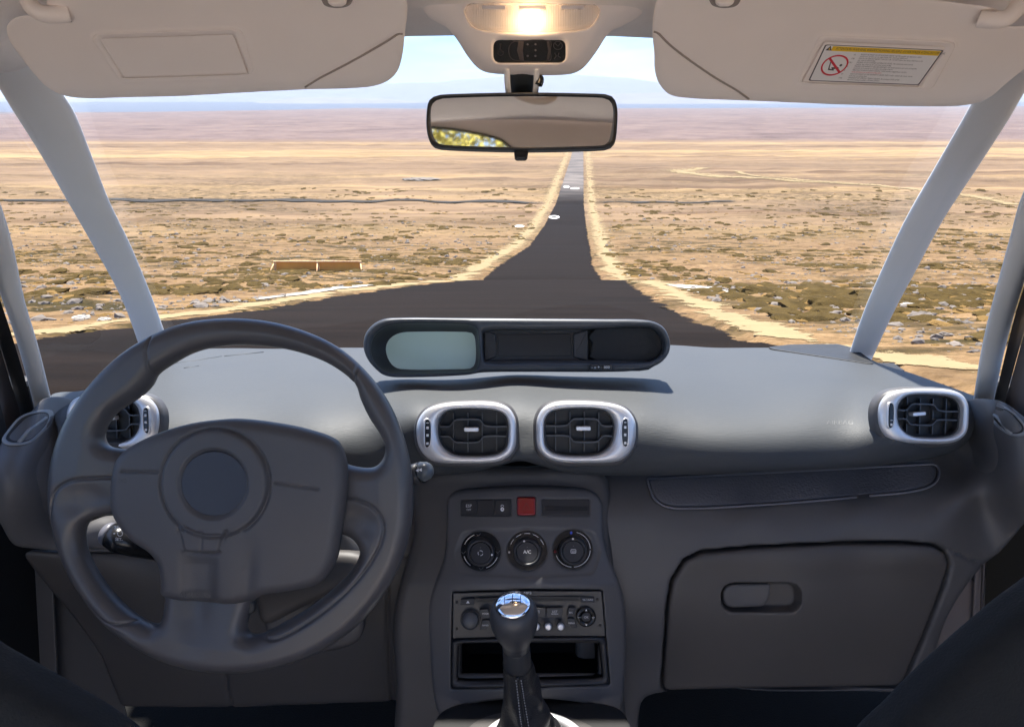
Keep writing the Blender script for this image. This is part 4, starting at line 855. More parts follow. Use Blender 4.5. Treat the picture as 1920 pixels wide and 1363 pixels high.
def cmod(X, Y, s):
    d = np.hypot(X - ring_c[0], (Y - ring_c[1]) * .99); r = 7 * np.clip((100 - d) / 8, 0, 1) - 9 * np.clip((66 - d) / 10, 0, 1)
    r -= 5 * np.exp(-((d - 99.5) / 2.6)**2) * (Y < 985)
    r += 5 * (np.clip((Y - 970) / 8, 0, 1) * np.clip((1026 - Y) / 4, 0, 1) * np.clip((43 - np.abs(X - 395) - (Y - 985) * .12) / 5, 0, 1)) * (d > 90)
    r -= 5 * np.exp(-(dline(yl, X, Y) / 2.6)**2)
    r -= 2.5 * np.exp(-(dline(np.array([(397, 982), (394, 1024)], float), X, Y) / 1.7)**2)
    r -= 4 * np.exp(-(dline(np.array([(243, 879), (314, 880)], float), X, Y) / 1.8)**2) + 4 * np.exp(-(dline(np.array([(526, 899), (606, 912)], float), X, Y) / 1.8)**2)
    # valley of the lower stem between two ridges
    st = np.clip((Y - 1020) / 30, 0, 1); r -= 10 * st * np.exp(-((X - 386) / 30)**4) * (d > 90)
    r -= 7 * np.exp(-((np.abs(X - 388) - 92 + (Y - 1030) * .12) / 16)**2) * np.clip((Y - 1000) / 60, 0, 1) * (X > 420)
    return r
cv = slab('airbag_cover', CV, Plane(0, .715), M_cover, sw, R=22, hT=26, cell=2.5, z0=cz, mod=cmod)
pl_c = Plane(0, .715)
ds = pad('emblem_disc', circ(418, 900, 61, 60, 64), pl_c, 30, 38.5, 3, M_disc, cv); 
def wpl(z): return z
lettering('AIRBAG', 378, 1106, 10, pl_c, 28.5, M_lowd, cv, sx=1.25, rot=.02, name='embossed_lettering')
stripe('horn_symbol', [(240, 893), (246, 895), (254, 892), (254, 899), (246, 897), (240, 898)], 1.4, pl_c, 31.5, M_lowd, cv)
stripe('horn_symbol', [(590, 925), (596, 929), (603, 927), (606, 920), (600, 922)], 1.4, pl_c, 30.5, M_lowd, cv)
slab('bottom_spoke_joint', cat_([(312, 1118), (350, 1128), (392, 1134), (440, 1133), (474, 1128), (474, 1150), (440, 1152), (350, 1150), (312, 1142)], n=4), Plane(0, .73), M_dark, sw, R=3, hT=8, cell=2.6, z0=lambda X, Y, s: X * 0 - 8)
# column shroud under the wheel
sh = thing('steering_column_shroud', 'dark plastic shroud of the steering column behind the steering wheel hub', 'column shroud', qloc(440, 1010, .85))
slab('upper_shell', cat_([(158, 1000), (166, 982), (190, 970), (222, 967), (300, 940), (440, 900), (600, 930), (668, 990), (682, 1040), (600, 1080), (400, 1090), (300, 1050), (200, 1028), (160, 1024)], n=5), Plane(0, .88), M_low, sh, R=22, hT=30, cell=5)
slab('lower_shell', cat_([(480, 1040), (640, 1030), (690, 1042), (680, 1075), (640, 1100), (560, 1140), (500, 1165), (484, 1120)], n=5), Plane(0, .86), M_lowd, sh, R=18, hT=24, cell=5)
slab('key_housing', cat_([(505, 1128), (620, 1120), (680, 1128), (672, 1200), (560, 1220), (510, 1200)], n=5), Plane(0, .90), M_lowd, sh, R=14, hT=20, cell=5)
# stalks
st1 = thing('control_stalk', 'wiper stalk tip showing between steering wheel and centre air vent', 'stalk', qloc(790, 884, .80))
P_ = np.array([Q(700, 915, .86), Q(745, 897, .82), Q(776, 889, .80), Q(792, 884.5, .795)])
tube('lever', P_, [.009, .0095, .0118, .0120], M_btn, st1, n=24)
axd = (P_[-1] - P_[-2]) / np.linalg.norm(P_[-1] - P_[-2])
lathe('end_cap', [(.0118, -.001), (.0112, .002), (.0102, .007), (.008, .0105), (.0045, .0125), (.0001, .0132)], P_[-1], axd, mat('cap_plastic', (.09, .1, .11), rough=.3), st1, n=28)
lathe('cap_ring', [(.0122, -.0016), (.0124, -.0005), (.0119, .0004)], P_[-1], axd, M_black, st1, n=28)
flat('symbol', [[(779, 882), (785, 878), (785, 885)], [(785, 881), (791, 877), (791, 884)]], Plane(0, .775), 0, M_print, st1)
st2 = thing('control_stalk', 'speed control stalk with printed SET symbols left of the wheel hub', 'stalk', qloc(215, 1003, .80))
P_ = np.array([Q(204, 1001, .80), Q(222, 1008, .80), Q(255, 1022, .81), Q(285, 1032, .83), Q(330, 1040, .86)])
tube('lever', P_, [.0135, .0165, .0135, .0105, .009], M_black, st2, n=24)
axd = P_[0] - P_[1]
lathe('end_cap', [(.0138, -.002), (.0138, .0006), (.0128, .0035), (.010, .0065), (.006, .0085), (.0001, .0095)], P_[0], axd, mat('stalk_cap', (.13, .13, .15), rough=.35), st2, n=28)
sp_ = Plane(0, .782)
lettering('SET+', 224, 989, 6.5, sp_, 0, M_white, st2, rot=.06, name='symbol'); lettering('SET-', 223, 1011, 5.5, sp_, 0, M_print, st2, rot=.12, name='symbol')
stripe('symbol', circ(225, 1000, 4.8, 4.8, 20, -.9, 3.9), 1.1, sp_, 0, M_white, st2); flat('symbol', [rr(212.5, 998.5, 216, 1001.5, .5, 2)], sp_, 0, M_print, st2)

# ------------------------------------------------------------------ centre console
cc = thing('centre_console', 'dark grey centre console panel with heater dials, radio slot and storage tray', 'centre console', qloc(985, 1300, .93))
cp = Plane(0, .90, lambda x, y: .958 - .050 * np.clip((y - 900) / 190., 0, 1)**.8 + ((x - 985) / 1000.)**2 * .9)
CO = cat_([(839, 945), (843, 927), (862, 917), (910, 914), (983, 911), (1050, 912), (1096, 915), (1118, 925), (1129, 945), (1131, 1000), (1142, 1045), (1160, 1090), (1170, 1130), (1172, 1180), (1170, 1266), (1164, 1318), (1152, 1327), (1120, 1318), (1060, 1308), (983, 1304), (900, 1311), (850, 1324), (826, 1332), (818, 1320), (810, 1266), (803, 1180), (803, 1130), (814, 1095), (830, 1055), (838, 1015)], n=5)
RAD = rpoly([(850, 1105), (985, 1100.5), (1127, 1101.5), (1141, 1277), (985, 1281), (847, 1284)], [3, 60, 3, 4, 60, 4])
DIALS = [(902, 1030), (988, 1029), (1073, 1027)]
bandP = rpoly([(868, 990), (1000, 984), (1112, 988), (1126, 1030), (1112, 1074), (1000, 1081), (862, 1074), (852, 1030)], 18)
def comod(X, Y, s):
    r = -16 * np.clip((1 - sdpoly(RAD, X, Y)) / 2.5, 0, 1) - 3 * np.clip(-sdpoly(bandP, X, Y) / 4, 0, 1)
    for c in DIALS: r = r - 7 * np.clip((39.5 - np.hypot(X - c[0], Y - c[1])) / 7, 0, 1)
    for q in ((864, 932, 959, 965), (968, 927, 1004, 964), (1014, 931, 1105, 964)): r = r - 4 * np.clip(-sdpoly(rr(*q, 3), X, Y) / 2, 0, 1)
    return r
slab('side_body', cat_([(785, 890), (985, 875), (1130, 885), (1145, 1000), (1160, 1200), (1160, 1420), (985, 1430), (755, 1420), (742, 1290), (738, 1150), (775, 1000)], n=5), Plane(0, .935, lambda x, y: .972 - .037 * np.clip((y - 900) / 190., 0, 1)), M_lowd, cc, R=18, hT=18, cell=6, z0=lambda X, Y, s: X * 0 - 6, holes=[rr(866, 1206, 1121, 1262, 4)])
slab('trim_panel', CO, cp, mat('console_plastic', (.084, .082, .086), rough=.45, var=.1, vscale=14, bump=.25, bscale=900, bdist=.0003), cc, R=8, hT=16, cell=2.6, mod=comod, holes=[rr(862, 1204, 1123, 1265, 4)])
Z = 16
for i, (x0, x1) in enumerate(((865.5, 895), (896.5, 926.5), (928, 957.5))):
    bt_ = pad('switch', rpoly([(x0, 936 - i), (x1, 935 - i), (x1, 962.5), (x0, 963)], 1.5), cp, Z - 4, Z + 1, 1, M_btn, cc)
    if i == 0: lettering('ESP', 880, 945, 5.6, cp, Z + 1.6, M_print, bt_); lettering('OFF', 880, 952, 3.6, cp, Z + 1.6, M_print, bt_)
    if i == 2:
        flat('lock_symbol', [circ(942, 951, 3.4, 4.1, 16)], cp, Z + 1.6, M_white, bt_); stripe('lock_symbol', circ(942, 946, 2.5, 3, 12, math.pi, 2 * math.pi), 1.1, cp, Z + 1.6, M_white, bt_)
        flat('lock_symbol', [circ(942, 950.5, .9, 1.3, 8)], cp, Z + 1.9, M_btn, bt_)
hb = pad('hazard_button', rr(969.5, 929, 1003.5, 962.5, 4), cp, Z - 4, Z + 4, 4, M_red, cc)
stripe('triangle_symbol', [(986.5, 939), (993.5, 951), (979.5, 951), (986.5, 939)], 1.2, cp, Z + 4.3, M_redd, hb)
cs = pad('card_slot', rr(1016, 933.5, 1103.5, 962, 2), cp, Z - 4, Z - .5, 1, M_btn, cc); pad('slot_opening', rr(1021, 946, 1100, 954.5, 1), cp, Z - 2, Z - .2, .3, M_dark, cs)
def dial(c, i):
    d = pad('dial_bezel', circ(c[0], c[1], 38.5, 38, 56), cp, Z - 9, Z - 5.2, 1.5, M_black, cc)
    k = [(40, Z - 6)]
    o = ringpad('dial', circ(c[0], c[1], 26, 26, 48), circ(c[0], c[1], 20, 20, 48), cp, [(0, Z - 6), (.1, Z + 6), (.4, Z + 9.5), (.8, Z + 9.5), (1, Z + 6)], M_btn, cc)
    pad('cap', circ(c[0], c[1], 19.6, 19.6, 48), cp, Z, Z + 8.5, 1.5, M_btn, o)
    return o
ARC = {0: [(-2.75, -1.95), (2.2, 2.85), (.35, 1.25)], 1: [], 2: [(-1.35, -.05), (.05, 1.5), (1.65, 2.8)]}
for i, c in enumerate(DIALS):
    o = dial(c, i)
    for a0, a1 in ARC[i]: stripe('scale_line', circ(c[0], c[1], 32.5, 32.5, 20, a0, a1), .9, cp, Z - 4.8, M_print, o)
    if i == 1:
        for j in range(5): a0 = -2.85 + j * .52; stripe('scale_line', circ(c[0], c[1], 32.5, 32, 8, a0 + .08, a0 + .42), .9, cp, Z - 4.8, M_print, o)
        for j, ch in enumerate(('0', '1', '2', '3', '4')): 
            a0 = -2.88 + j * .535; lettering(ch, c[0] + 32.5 * math.cos(a0), c[1] + 32.5 * math.sin(a0), 3.2, cp, Z - 4.7, M_greyp, o, name='digit')
        lettering('A/C', c[0], c[1] - 1, 6.4, cp, Z + 9, M_print, o); lettering('#', c[0] - 33, c[1] + 3, 4.5, cp, Z - 4.7, M_print, o, name='symbol')
    dx, dy = [(22, 3), (-6, -22), (-1, -24)][i]
    flat('pointer', [circ(c[0] + dx * .96, c[1] + dy * .96, 1.9, 1.9, 12)], cp, Z + 10, M_white, o)
    flat('lamp_dot', [circ(c[0], c[1] - 10, 1.1, 1.1, 10)], cp, Z + 9, M_greyp, o)
c = DIALS[0]; 
for k_ in range(3): stripe('recirculation_symbol', circ(c[0], c[1], 4.5, 4.5, 8, k_ * 2.09 + .2, k_ * 2.09 + 1.6), 1.1, cp, Z + 9, M_white, cc)
c = DIALS[2]; stripe('defrost_symbol', rr(c[0] - 4.5, c[1] - 3.6, c[0] + 4.5, c[1] + 3, 1.2, 3), .9, cp, Z + 9, M_print, cc, closed=True)
for q in (-2.2, 0, 2.2): stripe('defrost_symbol', [(c[0] + q, c[1] - 1.6), (c[0] + q + .5, c[1] + .3), (c[0] + q, c[1] + 2.4)], .7, cp, Z + 9, M_print, cc)
flat('cold_mark', [circ(c[0] - 3, c[1] - 31, 2.4, 2.8, 12)], cp, Z - 4.6, M_blue, cc); flat('hot_mark', [circ(c[0] - 33, c[1] + 4, 2.6, 3, 12)], cp, Z - 4.6, M_redd, cc)
for q in ((902 - 5, 1030 - 30), (902 + 31, 1030 + 2), (902 - 33, 1030 + 3), (902, 1030 + 33)): stripe('airflow_symbol', [(q[0] - 3, q[1] - 2), (q[0], q[1] + 2), (q[0] + 3, q[1] - 1), (q[0] + 5, q[1] - 3)], .8, cp, Z - 4.7, M_greyp, cc)
# storage tray below the radio
tr_ = thing('storage_tray', 'empty open storage tray with framed mouth below the car radio', 'tray', tuple(cp(990, 1280, 16)))
TO = rpoly([(849, 1194), (985, 1189.5), (1133, 1189), (1140, 1276), (985, 1280), (848, 1283)], [3, 60, 3, 4, 60, 4]); TI = rpoly([(860, 1201), (990, 1197), (1123, 1197), (1129, 1267), (990, 1270), (858, 1272)], [3, 60, 3, 4, 60, 4])
TO = angmatch(TO, (990, 1235), 120); TI = angmatch(TI, (990, 1235), 120)
ringpad('frame', TO, TI, cp, [(0, Z - 14), (0, Z), (.25, Z + 2), (.6, Z + 1), (1, Z - 4), (1, Z - 8)], M_btn, tr_)
TB = np.array((990, 1228)) + (TI - (990, 1235)) * .93
M_hole = mat('tray_black', (.004, .004, .004), rough=.8, spec=.1); ringpad('tray_walls', TI, TB, cp, [(0, Z - 8), (.2, -20), (1, -90)], M_hole, tr_); pad('tray_back', TB, cp, -92, -88, 1, M_hole, tr_)
# radio
ra = thing('car_radio', 'black car radio with disc slot and round silver preset buttons in the centre console', 'radio', tuple(cp(990, 1187, 16)))
rz = Z + 1.5
pad('faceplate', rpoly([(851, 1106), (985, 1102), (1126, 1102.5), (1133, 1186), (985, 1185.5), (850, 1190)], [2, 60, 2, 2, 60, 2]), cp, 0, rz, 1.5, M_radio, ra)
ds_ = pad('disc_slot', rpoly([(893, 1116), (985, 1111), (1085, 1113), (1087, 1121), (985, 1120), (893, 1124)], [3, 40, 3, 3, 40, 3]), cp, rz - 1, rz + 1.2, 1, M_btn, ra)
pad('slot_opening', rpoly([(896, 1117.5), (985, 1113), (1082, 1115), (1084, 1119.5), (985, 1118.2), (896, 1122)], [2, 40, 2, 2, 40, 2]), cp, rz + .2, rz + 1.6, .3, M_dark, ds_)
lettering('MP3', 989, 1105.6, 4.4, cp, rz + .5, M_white, ra, sx=1.35)
eb = pad('eject_button', rpoly([(865, 1117), (891, 1115.5), (891, 1127), (865, 1128)], 1), cp, rz - 1, rz + 1.5, .8, M_btn, ra); flat('symbol', [[(875, 1124), (882, 1124), (878.5, 1119)]], cp, rz + 2, M_white, eb)
tb = pad('button', rpoly([(1087, 1112.5), (1112, 1113.5), (1113, 1123.5), (1088, 1122.5)], 1), cp, rz - 1, rz + 1.5, .8, M_btn, ra); lettering('TA / INFO', 1100, 1117.8, 3.2, cp, rz + 2, M_print, tb)
for q in ((858, 1123), (858, 1172), (1118, 1118), (1123, 1166)): pad('screw_hole', circ(q[0], q[1], 2.6, 2.8, 14), cp, rz - 1, rz + .4, .4, M_dark, ra)
vk = ringpad('volume_knob_ring', circ(883, 1155, 19, 19, 40), circ(883, 1155, 17, 17, 40), cp, [(0, rz - 1), (.2, rz + 1.5), (1, rz + 1)], M_slat, ra)
b_ = cp(883, 1155, rz); ax_ = -Fv + Uv * .22
lathe('volume_knob', [(.0113, -.002), (.0112, .006), (.0104, .009), (.0085, .0108), (.004, .0118), (.0001, .012)], b_, ax_, mat('knob_plastic', (.06, .063, .07), rough=.33), ra, n=40)
for nm, pts, txt, c_ in (('button', [(899, 1136), (916, 1134), (920, 1152), (904, 1153)], 'MODE', (911, 1143)), ('button', [(905, 1155), (920, 1155), (914, 1173), (901, 1174)], 'BAND', (911, 1164.5)),
                         ('button', [(1065, 1132), (1079, 1132), (1075, 1149), (1061, 1150)], 'ESC', (1069, 1141)), ('button', [(1062, 1152), (1075, 1152), (1082, 1169), (1068, 1169)], 'MENU', (1070, 1160.5)),
                         ('button', [(1000, 1133), (1022, 1132.5), (1022, 1150), (1000, 1150)], '', (0, 0)), ('button', [(1024, 1132.5), (1055, 1132), (1052, 1150), (1024, 1150.5)], 'LIST', (1039, 1139))):
    bt_ = pad(nm, rpoly(pts, 2), cp, rz - 1, rz + 2.2, 1, M_btn, ra)
    if txt: lettering(txt, c_[0], c_[1], 3.0 if txt != 'LIST' else 4.0, cp, rz + 2.7, M_print, bt_)
    if txt == 'LIST': lettering('REFRESH', 1039, 1143.5, 2.4, cp, rz + 2.7, M_print, bt_)
    if txt == '': stripe('note_symbol', [(1006, 1143), (1006, 1138), (1010, 1137), (1010, 1142)], 1, cp, rz + 2.7, M_white, bt_)
for x in (938, 960, 982, 1005, 1027, 1050):
    ringpad('preset_ring', circ(x, 1167.5, 9, 9, 28), circ(x, 1167.5, 7.4, 7.4, 28), cp, [(0, rz - 1), (.5, rz + 1), (1, rz)], M_btn, ra)
    pad('preset_button', circ(x, 1167.5, 6.6, 6.6, 28), cp, rz - 1, rz + 5, 3, M_satin, ra)
nd = ringpad('navigation_pad', circ(1097, 1149.5, 18.5, 18.5, 48), circ(1097, 1149.5, 9.5, 9.5, 48), cp, [(0, rz - 1), (.05, rz + 2.5), (.3, rz + 4), (.8, rz + 3), (1, rz)], M_black, ra)
pad('ok_button', circ(1097, 1149.5, 8.6, 8.6, 32), cp, rz - 1, rz + 3, 1.4, M_btn, ra); lettering('OK', 1097, 1149.5, 4.2, cp, rz + 3.4, M_print, ra)
for a_, s_ in ((-1.57, 0), (1.57, 1)):
    y_ = 1149.5 + 13.6 * math.sin(a_); flat('arrow', [[(1095, y_ + 1.4), (1099, y_ + 1.4), (1097, y_ - 1.8)] if s_ == 0 else [(1095, y_ - 1.4), (1097, y_ + 1.8), (1099, y_ - 1.4)]], cp, rz + 4.6, M_white, nd)
lettering('<<', 1084, 1149.5, 3.6, cp, rz + 4.4, M_print, nd, name='arrow'); lettering('>>', 1110, 1149.5, 3.6, cp, rz + 4.4, M_print, nd, name='arrow')
# gear lever and its surround
def gcurve(x, y): return .93 - .00105 * np.clip(y - 1296, 0, 400) - .0000 * x
gp_ = Plane(0, .88, gcurve)
gs = thing('gear_surround', 'grey gear lever surround with bright silver ring at the foot of the centre console', 'gear surround', tuple(gp_(990, 1390, 0)))
slab('plate', cat_([(800, 1420), (822, 1342), (880, 1318), (983, 1308), (1095, 1317), (1168, 1336), (1195, 1420), (1200, 1520), (790, 1520)], n=5), gp_, M_dark, gs, R=6, hT=10, cell=4)
slab('inner_panel', cat_([(848, 1440), (868, 1372), (905, 1340), (983, 1326), (1060, 1336), (1118, 1362), (1145, 1400), (1150, 1470), (1000, 1500), (850, 1480)], n=5), gp_, M_lowd, gs, R=5, hT=10, cell=4, z0=lambda X, Y, s: X * 0 + 5)
el = circ(1000, 1392, 92, 58, 72)
tube('silver_ring', gp_(el[:, 0], el[:, 1], 17), .0065, M_satin, gs, n=14, closed=True)
gl = thing('gear_lever', 'gear lever with black leather ball knob, chrome cap and stitched gaiter', 'gear lever', tuple(gp_(985, 1400, 20)))
T_ = Q(962.5, 1143, .70); B_ = T_ + np.array([.012, .012, -.20]); ax_ = (T_ - B_) / np.linalg.norm(T_ - B_); hL = np.linalg.norm(T_ - B_); u = .70 / FOC
lathe('knob', [(.0142, -.050), (.0145, -.044), (.0168, -.038), (.0205, -.030), (.0235, -.020), (.0246, -.011), (.0244, -.004), (.0228, .0015), (.0205, .0052), (.0190, .0065)], T_, ax_, mat('knob_leather', (.045, .045, .048), rough=.45, bump=.3, bscale=1200, bdist=.0003), gl, n=56)
cap = lathe('chrome_cap', [(.0189, .0058), (.0188, .0075), (.0168, .0102), (.013, .0124), (.007, .0138), (.0001, .0142)], T_, ax_, M_chrome, gl, n=56)
sx_ = np.cross(ax_, [0, 1, .2]); sx_ /= np.linalg.norm(sx_); sy_ = np.cross(ax_, sx_)
def cap3(x, y, lift=.0006): r2 = math.hypot(x, y) / .0189; return T_ + ax_ * (.0142 - .0072 * r2**2 + lift) + sx_ * x - sy_ * y
sgnx = 1 if (sx_ @ Rv) > 0 else -1
for seg in ([(-.008, .006), (-.008, -.006)], [(0, .006), (0, -.006)], [(.008, .006), (.008, -.006)], [(-.008, 0), (.008, 0)]):
    tube('gate_line', [cap3(*(np.array(seg[0]) * (1 - q) + np.array(seg[1]) * q)) for q in np.linspace(0, 1, 5)], .0004, M_disc, cap, n=6)
for k_, (x, y) in enumerate([(-.008, .0095), (-.008, -.0095), (0, .0095), (0, -.0095), (.008, .0095), (.008, -.0095)]):
    V2, F2 = text2d('135R'[0:0] + '123456'[k_] if k_ < 5 else 'R', .005)
    dv = np.array([cap3(x * sgnx + q[0] * sgnx, (y if True else 0) + q[1] * (1 if (-sy_ @ np.array([0, 1, 0])) > 0 else -1), .0007) for q in V2]); mesh('digit', dv, F2, M_disc, cap, smooth=False)
lathe('neck', [(.0150, -.085), (.0148, -.070), (.0143, -.052), (.0141, -.048)], T_, ax_, mat('neck_rubber', (.03, .03, .032), rough=.5, bump=.2, bscale=900), gl, n=48)
# gaiter: folded leather cone
na, nh = 96, 60; V = []
Bg = gp_(995, 1396, 14)
for i in range(nh):
    q = i / (nh - 1); c = (T_ + ax_ * -.074) * (1 - q) + Bg * q
    for j in range(na):
        a = 2 * math.pi * j / na; r = .0158 + .020 * q**1.3 + .012 * q**4
        r += (.0020 * math.sin(3 * a + 6 * q) + .0016 * math.sin(5 * a - 9 * q + 1)) * math.sin(q * math.pi)**.7 + .0022 * math.sin(q * 30 + 2.2 * math.sin(a)) * math.sin(q * math.pi) * (.5 + .5 * math.sin(a + 1.0))
        V.append(c + r * (math.cos(a) * np.array([1, 0, 0]) + math.sin(a) * np.array([0, 1, .15])))
V = np.array(V); Fc = [(i * na + j, i * na + (j + 1) % na, (i + 1) * na + (j + 1) % na, (i + 1) * na + j) for i in range(nh - 1) for j in range(na)]
gt = mesh('gaiter', V, [tuple(reversed(f)) for f in Fc], M_leather, gl)
# stitches: short thread dashes in two rows down the front of the gaiter
VV = V.reshape(nh, na, 3); stv = []; stf = []
for a_ in (-1.72, -1.38):
    j = int(round((a_ % (2 * math.pi)) / (2 * math.pi) * na)) % na; path = VV[:, j]
    P_ = resample(path, 160, closed=False); nrm = np.array([math.cos(a_), math.sin(a_), 0])
    for k_ in range(4, 154, 4):
        a0, b0 = P_[k_], P_[k_ + 2]; s_ = np.array([1, 0, 0]) * .00055; o_ = len(stv)
        for p in (a0, b0):
            stv += [p + nrm * .0002 - s_, p + nrm * .0012, p + nrm * .0002 + s_]
        stf += [(o_, o_ + 1, o_ + 4, o_ + 3), (o_ + 1, o_ + 2, o_ + 5, o_ + 4), (o_, o_ + 2, o_ + 1), (o_ + 3, o_ + 4, o_ + 5)]
tag(mesh('stitching', stv, stf, M_thread, gl, smooth=False), kind='stuff')
tube('seam_rib', [p + np.array([0, -.0002, 0]) for p in VV[:, int(round((-1.55 % (2 * math.pi)) / (2 * math.pi) * na)) % na]], .0016, M_leather, gl, n=8)
# ------------------------------------------------------------------ sun visors
M_seam = mat('visor_seam', (.32, .27, .24), rough=.7)
def visor(lab, outl, DP, mirO, mirI, crease, right):
    pl = Plane(0, .65, DP); T = thing('sun_visor', lab, 'sun visor', tuple(pl(*np.mean(outl, 0), 0)), 'padded cream sun visors')
    O = cat_(outl, n=6); MO = mirO; MI = mirI
    def md(X, Y, s):
        r = -13 * np.clip((1.5 - sdpoly(MI, X, Y)) / 2, 0, 1) - 7 * np.exp(-(dline(np.array(crease[0], float), X, Y) / 2.6)**2) + 5 * np.exp(-((sdpoly(MO, X, Y)) / 4.5)**2)
        for c_ in crease[1:]: r -= 1.6 * np.exp(-(dline(np.array(c_, float), X, Y) / 2.2)**2)
        return r
    slab('panel', O, pl, M_visor, T, R=15, hT=16, cell=3.4, mod=md)
    s1 = cat_(crease[0], closed=False, n=8); tube('seam', pl(s1[:, 0], s1[:, 1], np.interp(np.linspace(0, 1, len(s1)), [0, .06, .9, 1], [4, 12.5, 12.5, 6])), .0011, M_seam, T, n=6)
    A = angmatch(MO, np.mean(MO, 0), 100); B = angmatch(MI, np.mean(MO, 0), 100)
    ringpad('mirror_frame', A, B, pl, [(0, 15), (.0, 20), (.2, 22), (.7, 21), (.85, 18), (1, 16), (1, 4)], M_visor, T)
    pad('mirror_cover', np.array(np.mean(MI, 0)) + (MI - np.mean(MI, 0)) * (.972, .935), pl, 2, 17.5, 2.5, M_visor, T)
    return T, pl
def dv(y): return 1 / (1 / .60 - (1 / .60 - 1 / .70) * (np.asarray(y, float)) / 165.)
DPL = lambda x, y: dv(y)
T1, pv1 = visor('left cream sun visor with plain closed mirror flap', [(94, 38), (59, 32), (36, 36), (20, 49), (17, 63), (24, 84), (44, 112), (66, 140), (88, 163), (110, 176), (135, 182), (176, 184), (208, 182.5), (333, 179.5), (450, 173), (571, 167), (683, 163), (722, 153), (744, 134), (754, 104), (759, 60), (763, 8), (752, -14), (700, -22), (400, -20), (150, -16), (104, -12), (92, 6), (93, 24)], DPL,
      rpoly([(178, 74), (462, 64), (486, 151), (234, 160)], [12, 16, 12, 12]), rpoly([(192, 78), (446, 70), (474, 147), (239, 154)], 4), [[(755, 66), (720, 88), (660, 122), (574, 166)], [(742, 128), (718, 146), (690, 158)]], False)
T2, pv2 = visor('right cream sun visor with yellow and white airbag warning label', [(1227, 100), (1224, 60), (1229, 10), (1245, -14), (1330, -20), (1700, -2), (1800, 10), (1852, 17), (1869, 26), (1871, 44), (1884, 52), (1925, 52), (1960, 62), (1972, 80), (1955, 104), (1920, 130), (1878, 164), (1860, 180), (1836, 192), (1800, 198), (1740, 199), (1600, 196), (1402, 188), (1290, 183), (1256, 176), (1236, 155), (1228, 130)], DPL,
      rpoly([(1528, 76), (1784, 88), (1738, 176), (1482, 168)], [14, 10, 16, 12]), rpoly([(1536, 83), (1768, 93), (1716, 170), (1495, 162)], 4), [[(1225, 62), (1260, 96), (1330, 146), (1402, 188)], [(1232, 136), (1252, 160), (1290, 182)]], True)
# hinge arms and clips
ha = thing('visor_hinge', 'cream hinge arm curving over the outer end of the left sun visor', 'hinge', qloc(60, 10, .63))
tube('arm', qpath([(38, -30, .60), (50, -6, .60), (60, 14, .60), (78, 26, .602), (100, 28, .605), (130, 26, .61)]), [.007] * 41, M_visor, ha, n=16)
ha = thing('visor_hinge', 'cream hinge arm curving over the outer end of the right sun visor', 'hinge', qloc(1900, 20, .63))
tube('arm', qpath([(1918, -20, .60), (1912, 4, .60), (1900, 24, .60), (1884, 36, .602), (1862, 38, .605), (1835, 36, .61)]), [.007] * 41, M_visor, ha, n=16)
for cx_, lab in ((632, 'small cream clip holding the inner end of the left sun visor'), (1359, 'small cream clip holding the inner end of the right sun visor')):
    cl_ = thing('visor_clip', lab, 'clip', qloc(cx_, 4, .58)); pc = Plane(0, .585)
    slab('hook', rpoly([(cx_ - 19, -16), (cx_ + 19, -16), (cx_ + 17, 7), (cx_ + 8, 12), (cx_ - 8, 12), (cx_ - 17, 7)], 6), pc, M_visor, cl_, R=4, hT=6, cell=2)
    pad('pocket_shade', cat_([(cx_ - 30, -14), (cx_ + 30, -14), (cx_ + 26, 8), (cx_ + 12, 15), (cx_ - 12, 15), (cx_ - 26, 8)], n=4), Plane(0, .592), 0, 3, 2, mat('clip_shade', (.3, .27, .25), rough=.7), cl_)  # darker plate paints the shade behind the hook
# warning label
wl_ = thing('warning_label', 'white and yellow airbag warning label on the right sun visor', 'label', tuple(pv2(1630, 130, 21)))
cr4 = np.array([(1541, 94), (1755, 104), (1711, 166), (1511, 158)], float)
def uv(u_, v_):
    u_ = np.asarray(u_, float)[..., None]; v_ = np.asarray(v_, float)[..., None]
    return (cr4[0] * (1 - u_) + cr4[1] * u_) * (1 - v_) + (cr4[3] * (1 - u_) + cr4[2] * u_) * v_
def lp(x, y, z=0):
    p = uv(x, y); return pv2(p[..., 0], p[..., 1], np.full(np.shape(p[..., 0]), 18.6) + z)
def lflat(name, polys, z, m):
    V = []; Fc = []; o = 0
    for P in polys:
        P = np.asarray(P, float); V.append(lp(P[:, 0], P[:, 1], z)); f = tuple(range(o, o + len(P))); Fc.append(f if area(P) < 0 else tuple(reversed(f))); o += len(P)
    return mesh(name, np.concatenate(V), Fc, m, wl_, smooth=False)
def ltext(s_, u0, v0, hu, hv, m, name='print', z=.9, left=True):
    V2, F2 = text2d(s_, 1.0)
    if left: V2[:, 0] -= V2[:, 0].min()
    return mesh(name, lp(u0 + V2[:, 0] * hu, v0 - V2[:, 1] * hv, z), F2, m, wl_, smooth=False)
lflat('border', [rpoly([(-.012, -.02), (1.012, -.02), (1.012, 1.02), (-.012, 1.02)], .03)], 0, M_ink)
lflat('sheet', [rpoly([(0, 0), (1, 0), (1, 1), (0, 1)], .03)], .35, M_label)
lflat('yellow_band', [[(.06, .02), (.995, .02), (.995, .155), (.06, .155)]], .6, M_yellow)
lflat('warning_triangle', [[(.01, .15), (.065, .15), (.04, .015)]], .8, M_ink); lflat('triangle_mark', [[(.034, .13), (.046, .13), (.042, .06)]], 1.0, M_yellow)
ltext('ATTENTION WARNING WAARSCHUWING PELIGRO AVVERTENZA ATENÇÃO OPASNOST', .095, .09, .0243, .098, M_ink)
T_c = (.155, .56); a_ = np.linspace(0, 2 * math.pi, 41)
